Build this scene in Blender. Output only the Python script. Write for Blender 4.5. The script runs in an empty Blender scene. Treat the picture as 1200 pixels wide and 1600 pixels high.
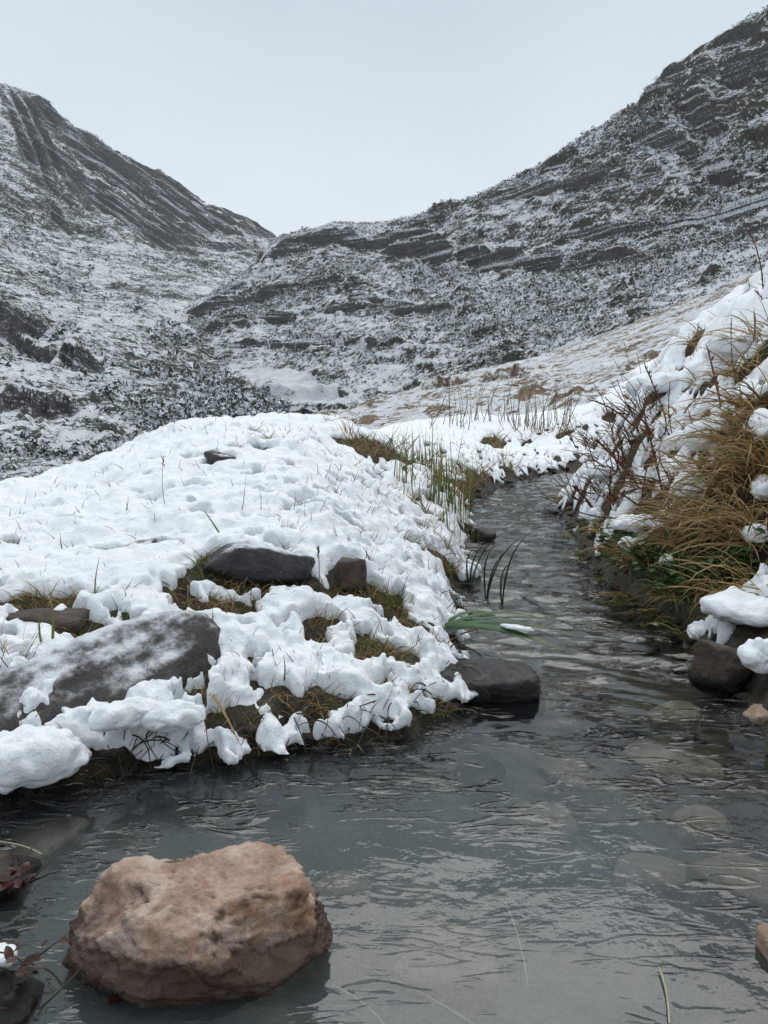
import bpy, math, random
import numpy as np
from mathutils import Vector

# ------------------------------------------------------------------ camera, sky, sun, exposure
scene = bpy.context.scene
COL = scene.collection
CAM_H = 0.5
FPX = 1230.0                       # focal length in photo pixels (1200 x 1600)
PITCH = math.atan(150 / FPX)       # looking slightly down at the stream
cam_data = bpy.data.cameras.new('camera')
cam = bpy.data.objects.new('camera', cam_data)
COL.objects.link(cam)
cam.location = (0, 0, CAM_H)
cam.rotation_euler = (math.radians(90) - PITCH, 0, 0)
cam_data.sensor_fit = 'VERTICAL'
cam_data.angle = 2 * math.atan(800 / FPX)
cam_data.clip_start = 0.02
cam_data.clip_end = 6000
scene.camera = cam

SUN_EL, SUN_AZ = math.radians(62), math.radians(12)     # azimuth from +Y towards +X
world = bpy.data.worlds.new('World')
scene.world = world
world.use_nodes = True
wn, wl = world.node_tree.nodes, world.node_tree.links
bg = wn['Background']
sky = wn.new('ShaderNodeTexSky')
sky.sky_type = 'NISHITA'
sky.sun_disc = False
sky.sun_elevation = SUN_EL
sky.sun_rotation = SUN_AZ
sky.dust_density = 6
sky.ozone_density = 1
sky.altitude = 3500
# closed layer of cloud under that sky: pale grey, a little brighter low down, faint broad mottling
tc = wn.new('ShaderNodeTexCoord')
sep = wn.new('ShaderNodeSeparateXYZ')
wl.new(tc.outputs['Generated'], sep.inputs[0])
ramp = wn.new('ShaderNodeValToRGB')
ramp.color_ramp.elements[0].position = 0.12
ramp.color_ramp.elements[0].color = (0.79, 0.845, 0.885, 1)
ramp.color_ramp.elements[1].position = 0.55
ramp.color_ramp.elements[1].color = (0.50, 0.575, 0.625, 1)
nz = wn.new('ShaderNodeTexNoise')
nz.inputs['Scale'].default_value = 1.6
nz.inputs['Detail'].default_value = 3
wl.new(tc.outputs['Generated'], nz.inputs['Vector'])
add = wn.new('ShaderNodeMath'); add.operation = 'MULTIPLY_ADD'
wl.new(nz.outputs['Fac'], add.inputs[0]); add.inputs[1].default_value = 0.46
wl.new(sep.outputs['Z'], add.inputs[2])
sub = wn.new('ShaderNodeMath'); sub.operation = 'SUBTRACT'; sub.inputs[1].default_value = 0.23
wl.new(add.outputs[0], sub.inputs[0])
wl.new(sub.outputs[0], ramp.inputs[0])
SKY_STRENGTH = 0.1
sc_ = wn.new('ShaderNodeVectorMath'); sc_.operation = 'SCALE'; sc_.inputs['Scale'].default_value = 1 / SKY_STRENGTH
wl.new(ramp.outputs['Color'], sc_.inputs[0])
mixw = wn.new('ShaderNodeMix'); mixw.data_type = 'RGBA'
mixw.inputs['Factor'].default_value = 0.9
wl.new(sky.outputs[0], mixw.inputs['A'])
wl.new(sc_.outputs[0], mixw.inputs['B'])
wl.new(mixw.outputs['Result'], bg.inputs['Color'])
bg.inputs['Strength'].default_value = SKY_STRENGTH

sun_data = bpy.data.lights.new('sun', 'SUN')
sun_data.energy = 1.5
sun_data.angle = math.radians(60)
sun_data.color = (1.0, 0.97, 0.93)
sun = bpy.data.objects.new('sun', sun_data)
COL.objects.link(sun)
sdir = Vector((math.sin(SUN_AZ) * math.cos(SUN_EL), math.cos(SUN_AZ) * math.cos(SUN_EL), math.sin(SUN_EL)))
sun.rotation_euler = sdir.to_track_quat('Z', 'Y').to_euler()

vs = scene.view_settings
vs.view_transform = 'Standard'
vs.look = 'None'
vs.exposure = 0.40
vs.gamma = 1.0
scene.render.engine = 'CYCLES'
scene.cycles.use_denoising = True
scene.cycles.max_bounces = 7
scene.cycles.diffuse_bounces = 3
scene.cycles.glossy_bounces = 3
scene.cycles.transmission_bounces = 4
scene.cycles.transparent_max_bounces = 8
scene.cycles.volume_bounces = 0

# ------------------------------------------------------------------ numpy helpers
RS = np.random.RandomState(7)
_perm = np.concatenate([RS.permutation(256)] * 3).astype(np.int64)
_g = RS.normal(size=(256, 3)); _g /= np.linalg.norm(_g, axis=1)[:, None]
_gx, _gy, _gz = [np.ascontiguousarray(_g[:, i]) for i in range(3)]


def perlin(x, y, z=0.0):
    x = np.asarray(x, float); y = np.asarray(y, float)
    z = np.zeros_like(x) + z
    xi, yi, zi = np.floor(x).astype(np.int64), np.floor(y).astype(np.int64), np.floor(z).astype(np.int64)
    xf, yf, zf = x - xi, y - yi, z - zi
    u = xf * xf * xf * (xf * (xf * 6 - 15) + 10)
    v = yf * yf * yf * (yf * (yf * 6 - 15) + 10)
    w = zf * zf * zf * (zf * (zf * 6 - 15) + 10)
    xi &= 255; yi &= 255; zi &= 255
    out = 0.0
    for dx in (0, 1):
        a = _perm[xi + dx]
        wx = u if dx else 1 - u
        for dy in (0, 1):
            b = _perm[a + yi + dy]
            wy = v if dy else 1 - v
            for dz in (0, 1):
                h = _perm[b + zi + dz]
                wz = w if dz else 1 - w
                out = out + wx * wy * wz * (_gx.take(h) * (xf - dx) + _gy.take(h) * (yf - dy) + _gz.take(h) * (zf - dz))
    return out * 1.6


def fbm(x, y, z=0.0, octaves=4, gain=0.5, lac=2.03):
    a, s, t = 1.0, 0.0, 0.0
    for o in range(octaves):
        s = s + a * perlin(np.asarray(x) * lac ** o + o * 17.3, np.asarray(y) * lac ** o - o * 9.1, np.asarray(z) * lac ** o + o * 4.7)
        t += a
        a *= gain
    return s / t


def ridged(x, y, z=0.0, octaves=4, gain=0.55):
    a, s, t = 1.0, 0.0, 0.0
    for o in range(octaves):
        k = 2.1 ** o
        s = s + a * (1 - 2 * np.abs(perlin(np.asarray(x) * k + o * 7.7, np.asarray(y) * k + o * 3.1, np.asarray(z) * k + o * 5.3)))
        t += a
        a *= gain
    return s / t


def puff(x, y, cell, seed=0):
    """rounded clumps: smooth maximum of round bumps scattered on a jittered grid (0..1)"""
    X, Y = x / cell, y / cell
    xi, yi = np.floor(X).astype(np.int64), np.floor(Y).astype(np.int64)
    acc = np.zeros_like(X)
    for dx in (-1, 0, 1):
        for dy in (-1, 0, 1):
            cx, cy = xi + dx, yi + dy
            h = _perm[(_perm[(cx + seed) & 255] + cy + seed * 3) & 255]
            h2 = _perm[(h + 91) & 255]; h3 = _perm[(h + 37) & 255]
            px, py = cx + h / 256.0, cy + h2 / 256.0
            r = 0.45 + 0.6 * h3 / 256.0
            d2 = ((X - px) ** 2 + (Y - py) ** 2) / (r * r)
            b = np.clip(1 - d2, 0, None) * (0.5 + 0.5 * h / 256.0)
            acc = acc + b ** 3
    return np.cbrt(acc)


def sstep(a, b, x):
    t = np.clip((x - a) / (b - a), 0, 1)
    return t * t * (3 - 2 * t)


def mesh_from(name, verts, faces, smooth=True):
    verts = np.asarray(verts, np.float32); faces = np.asarray(faces, np.int32)
    me = bpy.data.meshes.new(name)
    n, k = len(faces), faces.shape[1]
    me.vertices.add(len(verts)); me.vertices.foreach_set('co', verts.ravel())
    me.loops.add(n * k); me.loops.foreach_set('vertex_index', faces.ravel())
    me.polygons.add(n)
    me.polygons.foreach_set('loop_start', np.arange(0, n * k, k, dtype=np.int32))
    if smooth:
        me.polygons.foreach_set('use_smooth', np.ones(n, bool))
    me.update(calc_edges=True)
    return me


def set_attr(me, name, vals):
    at_ = me.attributes.new(name, 'FLOAT', 'POINT')
    at_.data.foreach_set('value', np.asarray(vals, np.float32))


def grid_faces(nu, nv):
    i, j = np.meshgrid(np.arange(nu - 1), np.arange(nv - 1), indexing='ij')
    a = (i * nv + j).ravel()
    return np.stack([a, a + 1, a + nv + 1, a + nv], 1)


def cull(verts, faces, keep_face, *attrs):
    faces = faces[keep_face]
    used = np.zeros(len(verts), bool); used[faces.ravel()] = True
    idx = np.cumsum(used) - 1
    return (verts[used], idx[faces]) + tuple(a[used] for a in attrs)


def link(name, me, material=None, parent=None, **props):
    o = bpy.data.objects.new(name, me)
    COL.objects.link(o)
    if me is not None and material is not None and len(me.materials) == 0:
        me.materials.append(material)
    o.parent = parent
    for k, v in props.items():
        o[k] = v
    return o


def empty(name, loc, **props):
    o = bpy.data.objects.new(name, None)
    COL.objects.link(o)
    o.location = loc
    o.empty_display_size = 0.05
    for k, v in props.items():
        o[k] = v
    return o


# ------------------------------------------------------------------ where things stand
CP, SP = math.cos(PITCH), math.sin(PITCH)


def ray(px, py):
    u, v = (px - 600) / FPX, (800 - py) / FPX
    return np.array([u, CP + v * SP, -SP + v * CP])


def far(px, py, dist):
    """point seen in that direction whose horizontal distance along +Y is dist"""
    d = ray(px, py)
    return np.array([0, 0, CAM_H]) + d * (dist / d[1])


# stream outline in plan (metres): left edge going upstream, right edge coming back
LEFT = [(-3.0, 0.55), (-1.2, 0.78), (-0.75, 0.90), (-0.50, 1.00), (-0.30, 1.075), (-0.06, 1.15), (0.06, 1.20), (0.13, 1.33),
        (0.15, 1.5), (0.16, 1.7), (0.17, 1.9), (0.21, 2.15), (0.24, 2.5), (0.30, 3.0), (0.40, 3.8), (0.48, 4.7), (0.80, 5.6),
        (1.25, 6.6), (1.75, 7.4), (2.6, 8.0), (3.6, 8.4)]
RIGHT = [(3.7, 8.1), (2.8, 7.6), (2.15, 6.9), (1.62, 6.0), (1.22, 5.1), (0.98, 4.4), (0.86, 3.6), (0.76, 3.0), (0.69, 2.5),
         (0.70, 2.1), (0.70, 1.75), (0.66, 1.45), (0.60, 1.2), (0.50, 0.9), (0.44, 0.65), (0.42, 0.3), (0.5, -0.6), (-0.2, -0.4),
         (-0.3, 0.2), (-0.36, 0.55), (-0.40, 0.72), (-0.55, 0.72), (-0.9, 0.4), (-3.0, 0.1)]
POLY = np.array(LEFT + RIGHT)


def sdist(x, y):
    """distance to the water's edge: positive on land, negative in the stream"""
    best = np.full(x.shape, 1e9); inside = np.zeros(x.shape, bool)
    n = len(POLY)
    for i in range(n):
        (ax, ay), (bx, by) = POLY[i], POLY[(i + 1) % n]
        ex, ey = bx - ax, by - ay
        t = np.clip(((x - ax) * ex + (y - ay) * ey) / (ex * ex + ey * ey), 0, 1)
        best = np.minimum(best, (x - ax - t * ex) ** 2 + (y - ay - t * ey) ** 2)
        if ay != by:
            c = ((ay > y) != (by > y)) & (x < (bx - ax) * (y - ay) / (by - ay) + ax)
            inside ^= c
    d = np.sqrt(best)
    return np.where(inside, -d, d)


CTRL = np.array([
    # left bank, from the water up to its crest and down behind
    (-0.50, 1.08, .05), (-0.06, 1.24, .04), (.10, 1.42, .05), (.10, 1.7, .10), (.13, 2.05, .09), (.22, 3.0, .13), (.38, 4.7, .13), (1.15, 7.3, .09),
    (-.20, 1.42, .11), (-.60, 1.35, .14), (-.95, 1.35, .14), (-.1, 1.72, .22), (-.5, 1.75, .22), (-.9, 1.9, .21), (-.2, 2.2, .32), (-.9, 2.3, .25),
    (-.3, 2.6, .38), (-1.1, 2.5, .25), (-1.0, 3.2, .375), (-1.2, 3.0, .24), (-1.37, 2.8, .22), (-.53, 3.3, .475), (-.13, 4.0, .435),
    (-.5, 4.3, .38), (-1.2, 3.9, .08), (-2.0, 3.4, -.1), (-1.5, 6, -.6), (0, 6, .28), (.5, 7, .2), (1, 9, .34), (0, 9, .28), (-3, 8, -1.4),
    (.8, 10.5, .44), (2.3, 10.5, .56), (-3, 1.5, .0), (-1.5, 1.2, .1), (-6, 12, -2.6), (0, 14, .2), (3, 15, .5), (6, 14, 2.2),
    # right bank
    (.70, 1.4, .05), (.80, 1.75, .08), (.80, 2.4, .14), (1.05, 4.2, .09), (1.8, 7.0, .12), (1.07, 2.2, .48), (1.46, 3.0, .95), (1.17, 4.0, .46),
    (1.52, 4.2, .72), (1.75, 4.2, .94), (1.98, 4.1, 1.12), (3, 5, 1.9), (2.2, 6, 1.0), (2.0, 2.6, 1.3), (3, 9, .9), (.93, 1.85, .20), (.8, 1.0, .10),
    (1.1, 3.1, .52), (1.6, 5.6, .45), (1.3, 1.2, .5), (1.5, 2.0, .95), (5, 8, 2.6)])


def _tps(c):
    P = c[:, :2]
    d2 = ((P[:, None] - P[None]) ** 2).sum(-1)
    K = np.where(d2 > 0, d2 * np.log(np.maximum(d2, 1e-12)) * .5, 0) + np.eye(len(P)) * 0.02
    A = np.concatenate([np.ones((len(P), 1)), P], 1)
    M = np.block([[K, A], [A.T, np.zeros((3, 3))]])
    return np.linalg.solve(M, np.concatenate([c[:, 2], np.zeros(3)]))


_W = _tps(CTRL)


def land(x, y):
    """large shape of the two banks"""
    s = _W[-3] + _W[-2] * x + _W[-1] * y
    for (cx, cy, _), w in zip(CTRL, _W):
        d2 = np.maximum((x - cx) ** 2 + (y - cy) ** 2, 1e-12)
        s = s + w * d2 * np.log(d2) * .5
    return s


def capped(z, x, y, d):
    """the banks fall off towards the water"""
    slope = np.where(x > np.interp(y, [0, 2.5, 4.4, 8], [.4, .45, .7, 2.0]), np.interp(y, [3.6, 5.6], [1.7, .55]), np.interp(y, [1.3, 2.6, 4.2], [1.7, 1.5, .55]))
    cap = .045 + slope * np.clip(d, 0, None)
    h = np.clip(.5 + .5 * (cap - z) / .06, 0, 1)
    return cap + (z - cap) * h - .06 * h * (1 - h)


def spot(px, py, lift=0.03):
    """place on the bank or on the water that is seen in that direction"""
    d = ray(px, py)
    t = np.geomspace(0.5, 14, 500)
    p = d[None] * t[:, None]; p[:, 2] += CAM_H
    dd = sdist(p[:, 0], p[:, 1])
    z = np.where(dd > 0.03, capped(land(p[:, 0], p[:, 1]), p[:, 0], p[:, 1], dd) + lift, 0.0)
    hit = np.nonzero(p[:, 2] <= z)[0]
    i = hit[0] if len(hit) else len(t) - 1
    return np.array([p[i, 0], p[i, 1], z[i]])


def on_water(px, py, z=0.0):
    d = ray(px, py)
    return np.array([0, 0, CAM_H]) + d * ((z - CAM_H) / d[2])


# ------------------------------------------------------------------ materials
def new_mat(name):
    m = bpy.data.materials.new(name)
    m.use_nodes = True
    nt = m.node_tree
    for n in list(nt.nodes):
        if n.type != 'OUTPUT_MATERIAL':
            nt.nodes.remove(n)
    return m, nt, nt.nodes['Material Output']


class NB:
    """small node builder"""
    def __init__(self, nt):
        self.nt = nt

    def _set(self, sock, v):
        if isinstance(v, bpy.types.NodeSocket):
            self.nt.links.new(v, sock)
        else:
            sock.default_value = v

    def noise(self, scale, detail=4, rough=.55, vec=None, dist=0.0):
        n = self.nt.nodes.new('ShaderNodeTexNoise')
        n.inputs['Scale'].default_value = scale
        n.inputs['Detail'].default_value = detail
        n.inputs['Roughness'].default_value = rough
        n.inputs['Distortion'].default_value = dist
        if vec is not None:
            self.nt.links.new(vec, n.inputs['Vector'])
        return n.outputs['Fac']

    def voronoi(self, scale, vec=None, feature='F1'):
        n = self.nt.nodes.new('ShaderNodeTexVoronoi')
        n.feature = feature
        n.inputs['Scale'].default_value = scale
        if vec is not None:
            self.nt.links.new(vec, n.inputs['Vector'])
        return n.outputs['Distance']

    def coords(self, which='Object', scale=None, rot=None):
        n = self.nt.nodes.new('ShaderNodeTexCoord')
        o = n.outputs[which]
        if scale is not None or rot is not None:
            mp = self.nt.nodes.new('ShaderNodeMapping')
            if scale is not None:
                mp.inputs['Scale'].default_value = scale
            if rot is not None:
                mp.inputs['Rotation'].default_value = rot
            self.nt.links.new(o, mp.inputs['Vector'])
            o = mp.outputs['Vector']
        return o

    def math(self, op, a, b=0.0, c=0.0):
        n = self.nt.nodes.new('ShaderNodeMath'); n.operation = op
        self._set(n.inputs[0], a); self._set(n.inputs[1], b); self._set(n.inputs[2], c)
        return n.outputs[0]

    def remap(self, v, a, b, lo=0.0, hi=1.0):
        n = self.nt.nodes.new('ShaderNodeMapRange')
        n.interpolation_type = 'SMOOTHSTEP'
        self._set(n.inputs['Value'], v)
        n.inputs['From Min'].default_value = a; n.inputs['From Max'].default_value = b
        n.inputs['To Min'].default_value = lo; n.inputs['To Max'].default_value = hi
        return n.outputs['Result']

    def ramp(self, v, stops):
        n = self.nt.nodes.new('ShaderNodeValToRGB')
        el = n.color_ramp.elements
        while len(el) < len(stops):
            el.new(0.5)
        for e, (p, c) in zip(el, stops):
            e.position = p; e.color = tuple(c) + (1,)
        self._set(n.inputs[0], v)
        return n.outputs['Color']

    def mix(self, f, a, b):
        n = self.nt.nodes.new('ShaderNodeMix'); n.data_type = 'RGBA'
        self._set(n.inputs['Factor'], f)
        for k, v in (('A', a), ('B', b)):
            if isinstance(v, tuple):
                v = v + (1,) if len(v) == 3 else v
            self._set(n.inputs[k], v)
        return n.outputs['Result']

    def bump(self, h, strength, dist, normal=None):
        n = self.nt.nodes.new('ShaderNodeBump')
        n.inputs['Strength'].default_value = strength
        n.inputs['Distance'].default_value = dist
        self._set(n.inputs['Height'], h)
        if normal is not None:
            self._set(n.inputs['Normal'], normal)
        return n.outputs['Normal']

    def attr(self, name):
        n = self.nt.nodes.new('ShaderNodeAttribute'); n.attribute_name = name
        return n.outputs['Fac']

    def geo(self, out):
        n = self.nt.nodes.new('ShaderNodeNewGeometry')
        return n.outputs[out]

    def sepz(self, v, axis='Z'):
        n = self.nt.nodes.new('ShaderNodeSeparateXYZ')
        self.nt.links.new(v, n.inputs[0])
        return n.outputs[axis]

    def principled(self, color, rough=.8, normal=None, spec=.3, **kw):
        n = self.nt.nodes.new('ShaderNodeBsdfPrincipled')
        if isinstance(color, tuple):
            color = color + (1,) if len(color) == 3 else color
        self._set(n.inputs['Base Color'], color)
        self._set(n.inputs['Roughness'], rough)
        n.inputs['Specular IOR Level'].default_value = spec
        if normal is not None:
            self._set(n.inputs['Normal'], normal)
        for k, v in kw.items():
            self._set(n.inputs[k.replace('_', ' ')], v)
        return n


def mat_snow():
    m, nt, out = new_mat('fresh_snow')
    b = NB(nt)
    co = b.coords()
    grain = b.noise(330, 4, .75, co)
    lump = b.noise(60, 3, .6, co)
    col = b.ramp(b.noise(9, 4, .6, co), [(.25, (.84, .87, .91)), (.6, (.90, .92, .95))])
    n = b.bump(lump, .45, .012)
    n = b.bump(b.noise(150, 4, .7, co), .55, .006, n)
    n = b.bump(grain, .6, .003, n)
    p = b.principled(col, .75, n, .25)
    p.inputs['Subsurface Weight'].default_value = .25
    p.inputs['Subsurface Radius'].default_value = (.7, .85, 1.0)
    p.inputs['Subsurface Scale'].default_value = .006
    nt.links.new(p.outputs[0], out.inputs[0])
    return m


def mat_soil():
    m, nt, out = new_mat('wet_bank_soil')
    b = NB(nt)
    co = b.coords()
    pos = b.sepz(b.geo('Position'))
    f = b.noise(38, 5, .65, co)
    col = b.ramp(f, [(.3, (.010, .008, .006)), (.5, (.035, .024, .015)), (.62, (.055, .045, .022)), (.75, (.09, .07, .045))])
    moss = b.remap(b.noise(7, 4, .6, co), .52, .66)
    col = b.mix(b.math('MULTIPLY', moss, .6), col, (.03, .04, .012))
    # stream bed: silt with pebbles
    peb = b.voronoi(34, co)
    bed = b.ramp(b.noise(16, 5, .6, co), [(.3, (.045, .042, .034)), (.5, (.11, .095, .07)), (.7, (.21, .165, .115))])
    bed = b.mix(b.remap(peb, .05, .35, .35, 0), bed, (.22, .18, .14))
    bedf = b.remap(pos, -.055, -.03, 1, 0)
    col = b.mix(bedf, col, bed)
    wet = b.remap(pos, .015, .10, .28, .85)
    n = b.bump(b.noise(95, 5, .7, co), .9, .012)
    p = b.principled(col, wet, n, .4)
    nt.links.new(p.outputs[0], out.inputs[0])
    return m


def mat_water():
    m, nt, out = new_mat('stream_water')
    b = NB(nt)
    co = b.coords()
    stretched = b.coords('Object', (1, 1, 1))
    # thin sharp wavelets drifting across the pool
    w1 = b.noise(1, 3, .5, b.coords('Object', (6, 21, 1), (0, 0, -.55)), .6)
    w2 = b.noise(1, 3, .5, b.coords('Object', (10, 36, 1), (0, 0, -.35)), .6)
    l1 = b.math('MULTIPLY', b.remap(b.math('ABSOLUTE', b.math('SUBTRACT', w1, .5)), 0, .05, 1, 0), b.remap(b.noise(6, 2, .5, co), .48, .60))
    l2 = b.math('MULTIPLY', b.remap(b.math('ABSOLUTE', b.math('SUBTRACT', w2, .5)), 0, .06, 1, 0), b.remap(b.noise(8, 2, .5, b.coords('Object', (1, 1, 1), (0, 0, 1))), .5, .62))
    wl_ = b.math('MULTIPLY', b.math('ADD', l1, b.math('MULTIPLY', l2, .6)), b.attr('wavelets'))
    n = b.bump(wl_, 1.0, .012)
    n = b.bump(b.noise(55, 3, .5, stretched), .10, .006, n)
    fr = nt.nodes.new('ShaderNodeFresnel'); fr.inputs['IOR'].default_value = 1.6
    nt.links.new(n, fr.inputs['Normal'])
    gl = nt.nodes.new('ShaderNodeBsdfGlossy'); gl.inputs['Roughness'].default_value = .03
    nt.links.new(n, gl.inputs['Normal'])
    tr = nt.nodes.new('ShaderNodeBsdfTransparent'); tr.inputs['Color'].default_value = (.80, .90, .90, 1)
    df = nt.nodes.new('ShaderNodeBsdfDiffuse'); df.inputs['Color'].default_value = (.185, .225, .235, 1)
    mx = nt.nodes.new('ShaderNodeMixShader')
    nt.links.new(b.attr('murk'), mx.inputs[0])
    nt.links.new(tr.outputs[0], mx.inputs[1]); nt.links.new(df.outputs[0], mx.inputs[2])
    mx2 = nt.nodes.new('ShaderNodeMixShader')
    nt.links.new(fr.outputs[0], mx2.inputs[0])
    nt.links.new(mx.outputs[0], mx2.inputs[1]); nt.links.new(gl.outputs[0], mx2.inputs[2])
    nt.links.new(mx2.outputs[0], out.inputs[0])
    return m


def mat_mountain(name, snow_bias, rock_cols, veg_cols, scale):
    """snow lying between dry scrub; bare rock on the steep ledges"""
    m, nt, out = new_mat(name)
    b = NB(nt)
    co = b.coords()
    nzv = b.sepz(b.geo('Normal'))
    big = b.noise(.035 * scale, 4, .55, co)
    mid = b.noise(.22 * scale, 5, .62, co)
    fine = b.noise(1.15 * scale, 5, .72, co)
    vfine = b.noise(3.6 * scale, 3, .7, co)
    rockm = b.attr('rock')
    strat = b.noise(.6 * scale, 5, .75, b.coords('Object', (.45, .45, 2.4)))
    k = b.math('MULTIPLY_ADD', big, .8, snow_bias - .15)
    k = b.math('MULTIPLY_ADD', mid, 1.0, k)
    k = b.math('MULTIPLY_ADD', fine, 1.7, k)
    k = b.math('MULTIPLY_ADD', vfine, .8, k)
    k = b.math('MULTIPLY_ADD', strat, 1.1, k)
    k = b.math('MULTIPLY_ADD', nzv, .5, k)
    k = b.math('MULTIPLY_ADD', rockm, -.34, k)
    snow = b.remap(k, 2.85, 3.08)
    cmb = nt.nodes.new('ShaderNodeCombineXYZ')
    nt.links.new(b.attr('along_bed'), cmb.inputs[0]); nt.links.new(b.attr('across_bed'), cmb.inputs[1])
    st1 = b.noise(1.0, 5, .72, cmb.outputs[0], .3)
    st2 = b.noise(2.7 * scale, 3, .7, co)
    streak = b.remap(b.math('MULTIPLY_ADD', st2, .50, st1), .79, .88)
    snow = b.math('MAXIMUM', snow, b.math('MULTIPLY', streak, b.remap(rockm, .1, .4)))
    veg = b.ramp(b.noise(.5 * scale, 5, .7, co), [(.3, veg_cols[0]), (.5, veg_cols[1]), (.72, veg_cols[2])])
    rock = b.ramp(strat, [(.3, rock_cols[0]), (.5, rock_cols[1]), (.7, rock_cols[2])])
    base = b.mix(b.remap(rockm, .25, .6), veg, rock)
    snowc = b.ramp(b.noise(.3 * scale, 3, .6, co), [(.3, (.66, .68, .71)), (.7, (.84, .86, .89))])
    col = b.mix(snow, base, snowc)
    n = b.bump(b.math('ADD', fine, vfine), .8, .55 / scale)
    p = b.principled(col, .9, n, .15)
    nt.links.new(p.outputs[0], out.inputs[0])
    return m


def mat_rock(name, cols, stain=None, snow=0.0, wet=None, scale=1.0, rough=.75, bump=.9):
    m, nt, out = new_mat(name)
    b = NB(nt)
    co = b.coords()
    f = b.noise(14 * scale, 6, .65, co, .4)
    col = b.ramp(f, [(.28, cols[0]), (.5, cols[1]), (.72, cols[2])])
    spk = b.noise(120 * scale, 3, .7, co)
    col = b.mix(b.remap(spk, .35, .7, .25, 0), col, tuple(c * .55 for c in cols[0]))
    r = rough
    if stain:
        rust = b.remap(b.noise(9 * scale, 4, .65, co, .8), .48, .64)
        col = b.mix(b.math('MULTIPLY', rust, .7), col, (.27, .135, .065))
        pale = b.remap(b.noise(13 * scale, 4, .6, b.coords('Object', (1, 1, 1), (1, 2, 0)), .5), .54, .68)
        col = b.mix(b.math('MULTIPLY', pale, .55), col, (.68, .58, .50))
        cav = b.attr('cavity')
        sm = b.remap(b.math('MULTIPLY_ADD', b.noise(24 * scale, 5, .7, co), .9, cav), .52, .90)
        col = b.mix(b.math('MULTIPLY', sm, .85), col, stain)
    if wet is not None:
        pz = b.math('MULTIPLY_ADD', b.noise(26 * scale, 4, .6, co), .035, b.sepz(b.geo('Position')))
        wm = b.remap(pz, wet, wet + .014, 1, 0)
        col = b.mix(b.math('MULTIPLY', wm, .88), col, tuple(c * .22 for c in cols[0]))
        r = b.remap(wm, 0, 1, rough, .25)
    if snow > 0:
        nzv = b.sepz(b.geo('Normal'))
        k = b.math('MULTIPLY_ADD', b.noise(7 * scale, 4, .6, co), 1.1, nzv)
        k = b.math('MULTIPLY_ADD', b.noise(60 * scale, 4, .7, co), .45, k)
        sm = b.remap(k, 1.62 - snow * .5, 1.95 - snow * .5)
        col = b.mix(b.math('MULTIPLY', sm, .9), col, (.82, .85, .89))
    h = b.math('ADD', b.noise(45 * scale, 6, .7, co), b.math('MULTIPLY', f, 1.5))
    n = b.bump(h, bump, .012 / scale)
    p = b.principled(col, r, n, .35)
    nt.links.new(p.outputs[0], out.inputs[0])
    return m


def mat_blade(name, a, c, tip, rough=.6, trans=.2):
    """a grass or leaf colour between a and c from plant to plant, drier towards the tip"""
    m, nt, out = new_mat(name)
    b = NB(nt)
    col = b.mix(b.attr('tint'), a, c)
    col = b.mix(b.remap(b.attr('along'), .45, 1.0, 0, .75), col, tip)
    col = b.mix(b.remap(b.noise(160, 3, .6, b.coords()), .4, .7, 0, .35), col, tuple(v * .4 for v in a))
    p = b.principled(col, rough, None, .3)
    tl = nt.nodes.new('ShaderNodeBsdfTranslucent')
    nt.links.new(col, tl.inputs['Color'])
    mx = nt.nodes.new('ShaderNodeMixShader'); mx.inputs[0].default_value = trans
    nt.links.new(p.outputs[0], mx.inputs[1]); nt.links.new(tl.outputs[0], mx.inputs[2])
    nt.links.new(mx.outputs[0], out.inputs[0])
    return m


M = {}
M['snow'] = mat_snow()
M['soil'] = mat_soil()
M['water'] = mat_water()
ROCKC = ((.026, .027, .029), (.070, .067, .065), (.15, .138, .128))
M['mount_left'] = mat_mountain('snowy_scrub_left', -.01, ((.025, .028, .034), (.065, .065, .072), (.13, .115, .105)),
                               ((.020, .026, .026), (.05, .055, .045), (.10, .09, .065)), .8)
M['mount_right'] = mat_mountain('snowy_scrub_right', .08, ROCKC, ((.018, .022, .018), (.048, .046, .036), (.10, .08, .058)), 1.0)
M['hill'] = mat_mountain('snowy_pasture', .02, ((.07, .05, .034), (.14, .10, .066), (.23, .18, .12)),
                         ((.07, .05, .032), (.19, .135, .085), (.32, .24, .16)), 4.0)
M['grass_green'] = mat_blade('green_grass', (.055, .105, .020), (.16, .20, .045), (.30, .26, .10))
M['grass_dry'] = mat_blade('straw_grass', (.12, .060, .024), (.52, .36, .155), (.54, .40, .20))
M['grass_dark'] = mat_blade('frosted_dark_grass', (.035, .04, .025), (.10, .10, .06), (.16, .14, .09))
M['grass_tip'] = mat_blade('grass_tip', (.05, .07, .022), (.14, .10, .045), (.16, .14, .07))
M['stem_red'] = mat_blade('red_brown_stem', (.06, .022, .012), (.19, .075, .036), (.20, .10, .055), .7, .05)
M['reed'] = mat_blade('dry_reed', (.10, .06, .04), (.22, .13, .08), (.2, .13, .09), .7, .1)
M['iris'] = mat_blade('sword_leaf', (.014, .065, .016), (.04, .12, .026), (.18, .19, .07), .35, .15)
M['leafy'] = mat_blade('leafy_green', (.02, .055, .012), (.05, .11, .02), (.06, .10, .03), .5, .15)
M['dead_leaf'] = mat_blade('dead_leaf', (.012, .006, .006), (.075, .022, .013), (.06, .03, .02), .3, .05)
M['root'] = mat_blade('bank_root', (.012, .009, .007), (.06, .042, .028), (.07, .05, .035), .5, 0)
M['straw_pale'] = mat_blade('pale_straw', (.35, .30, .20), (.5, .43, .30), (.5, .45, .33), .5, .1)

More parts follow.
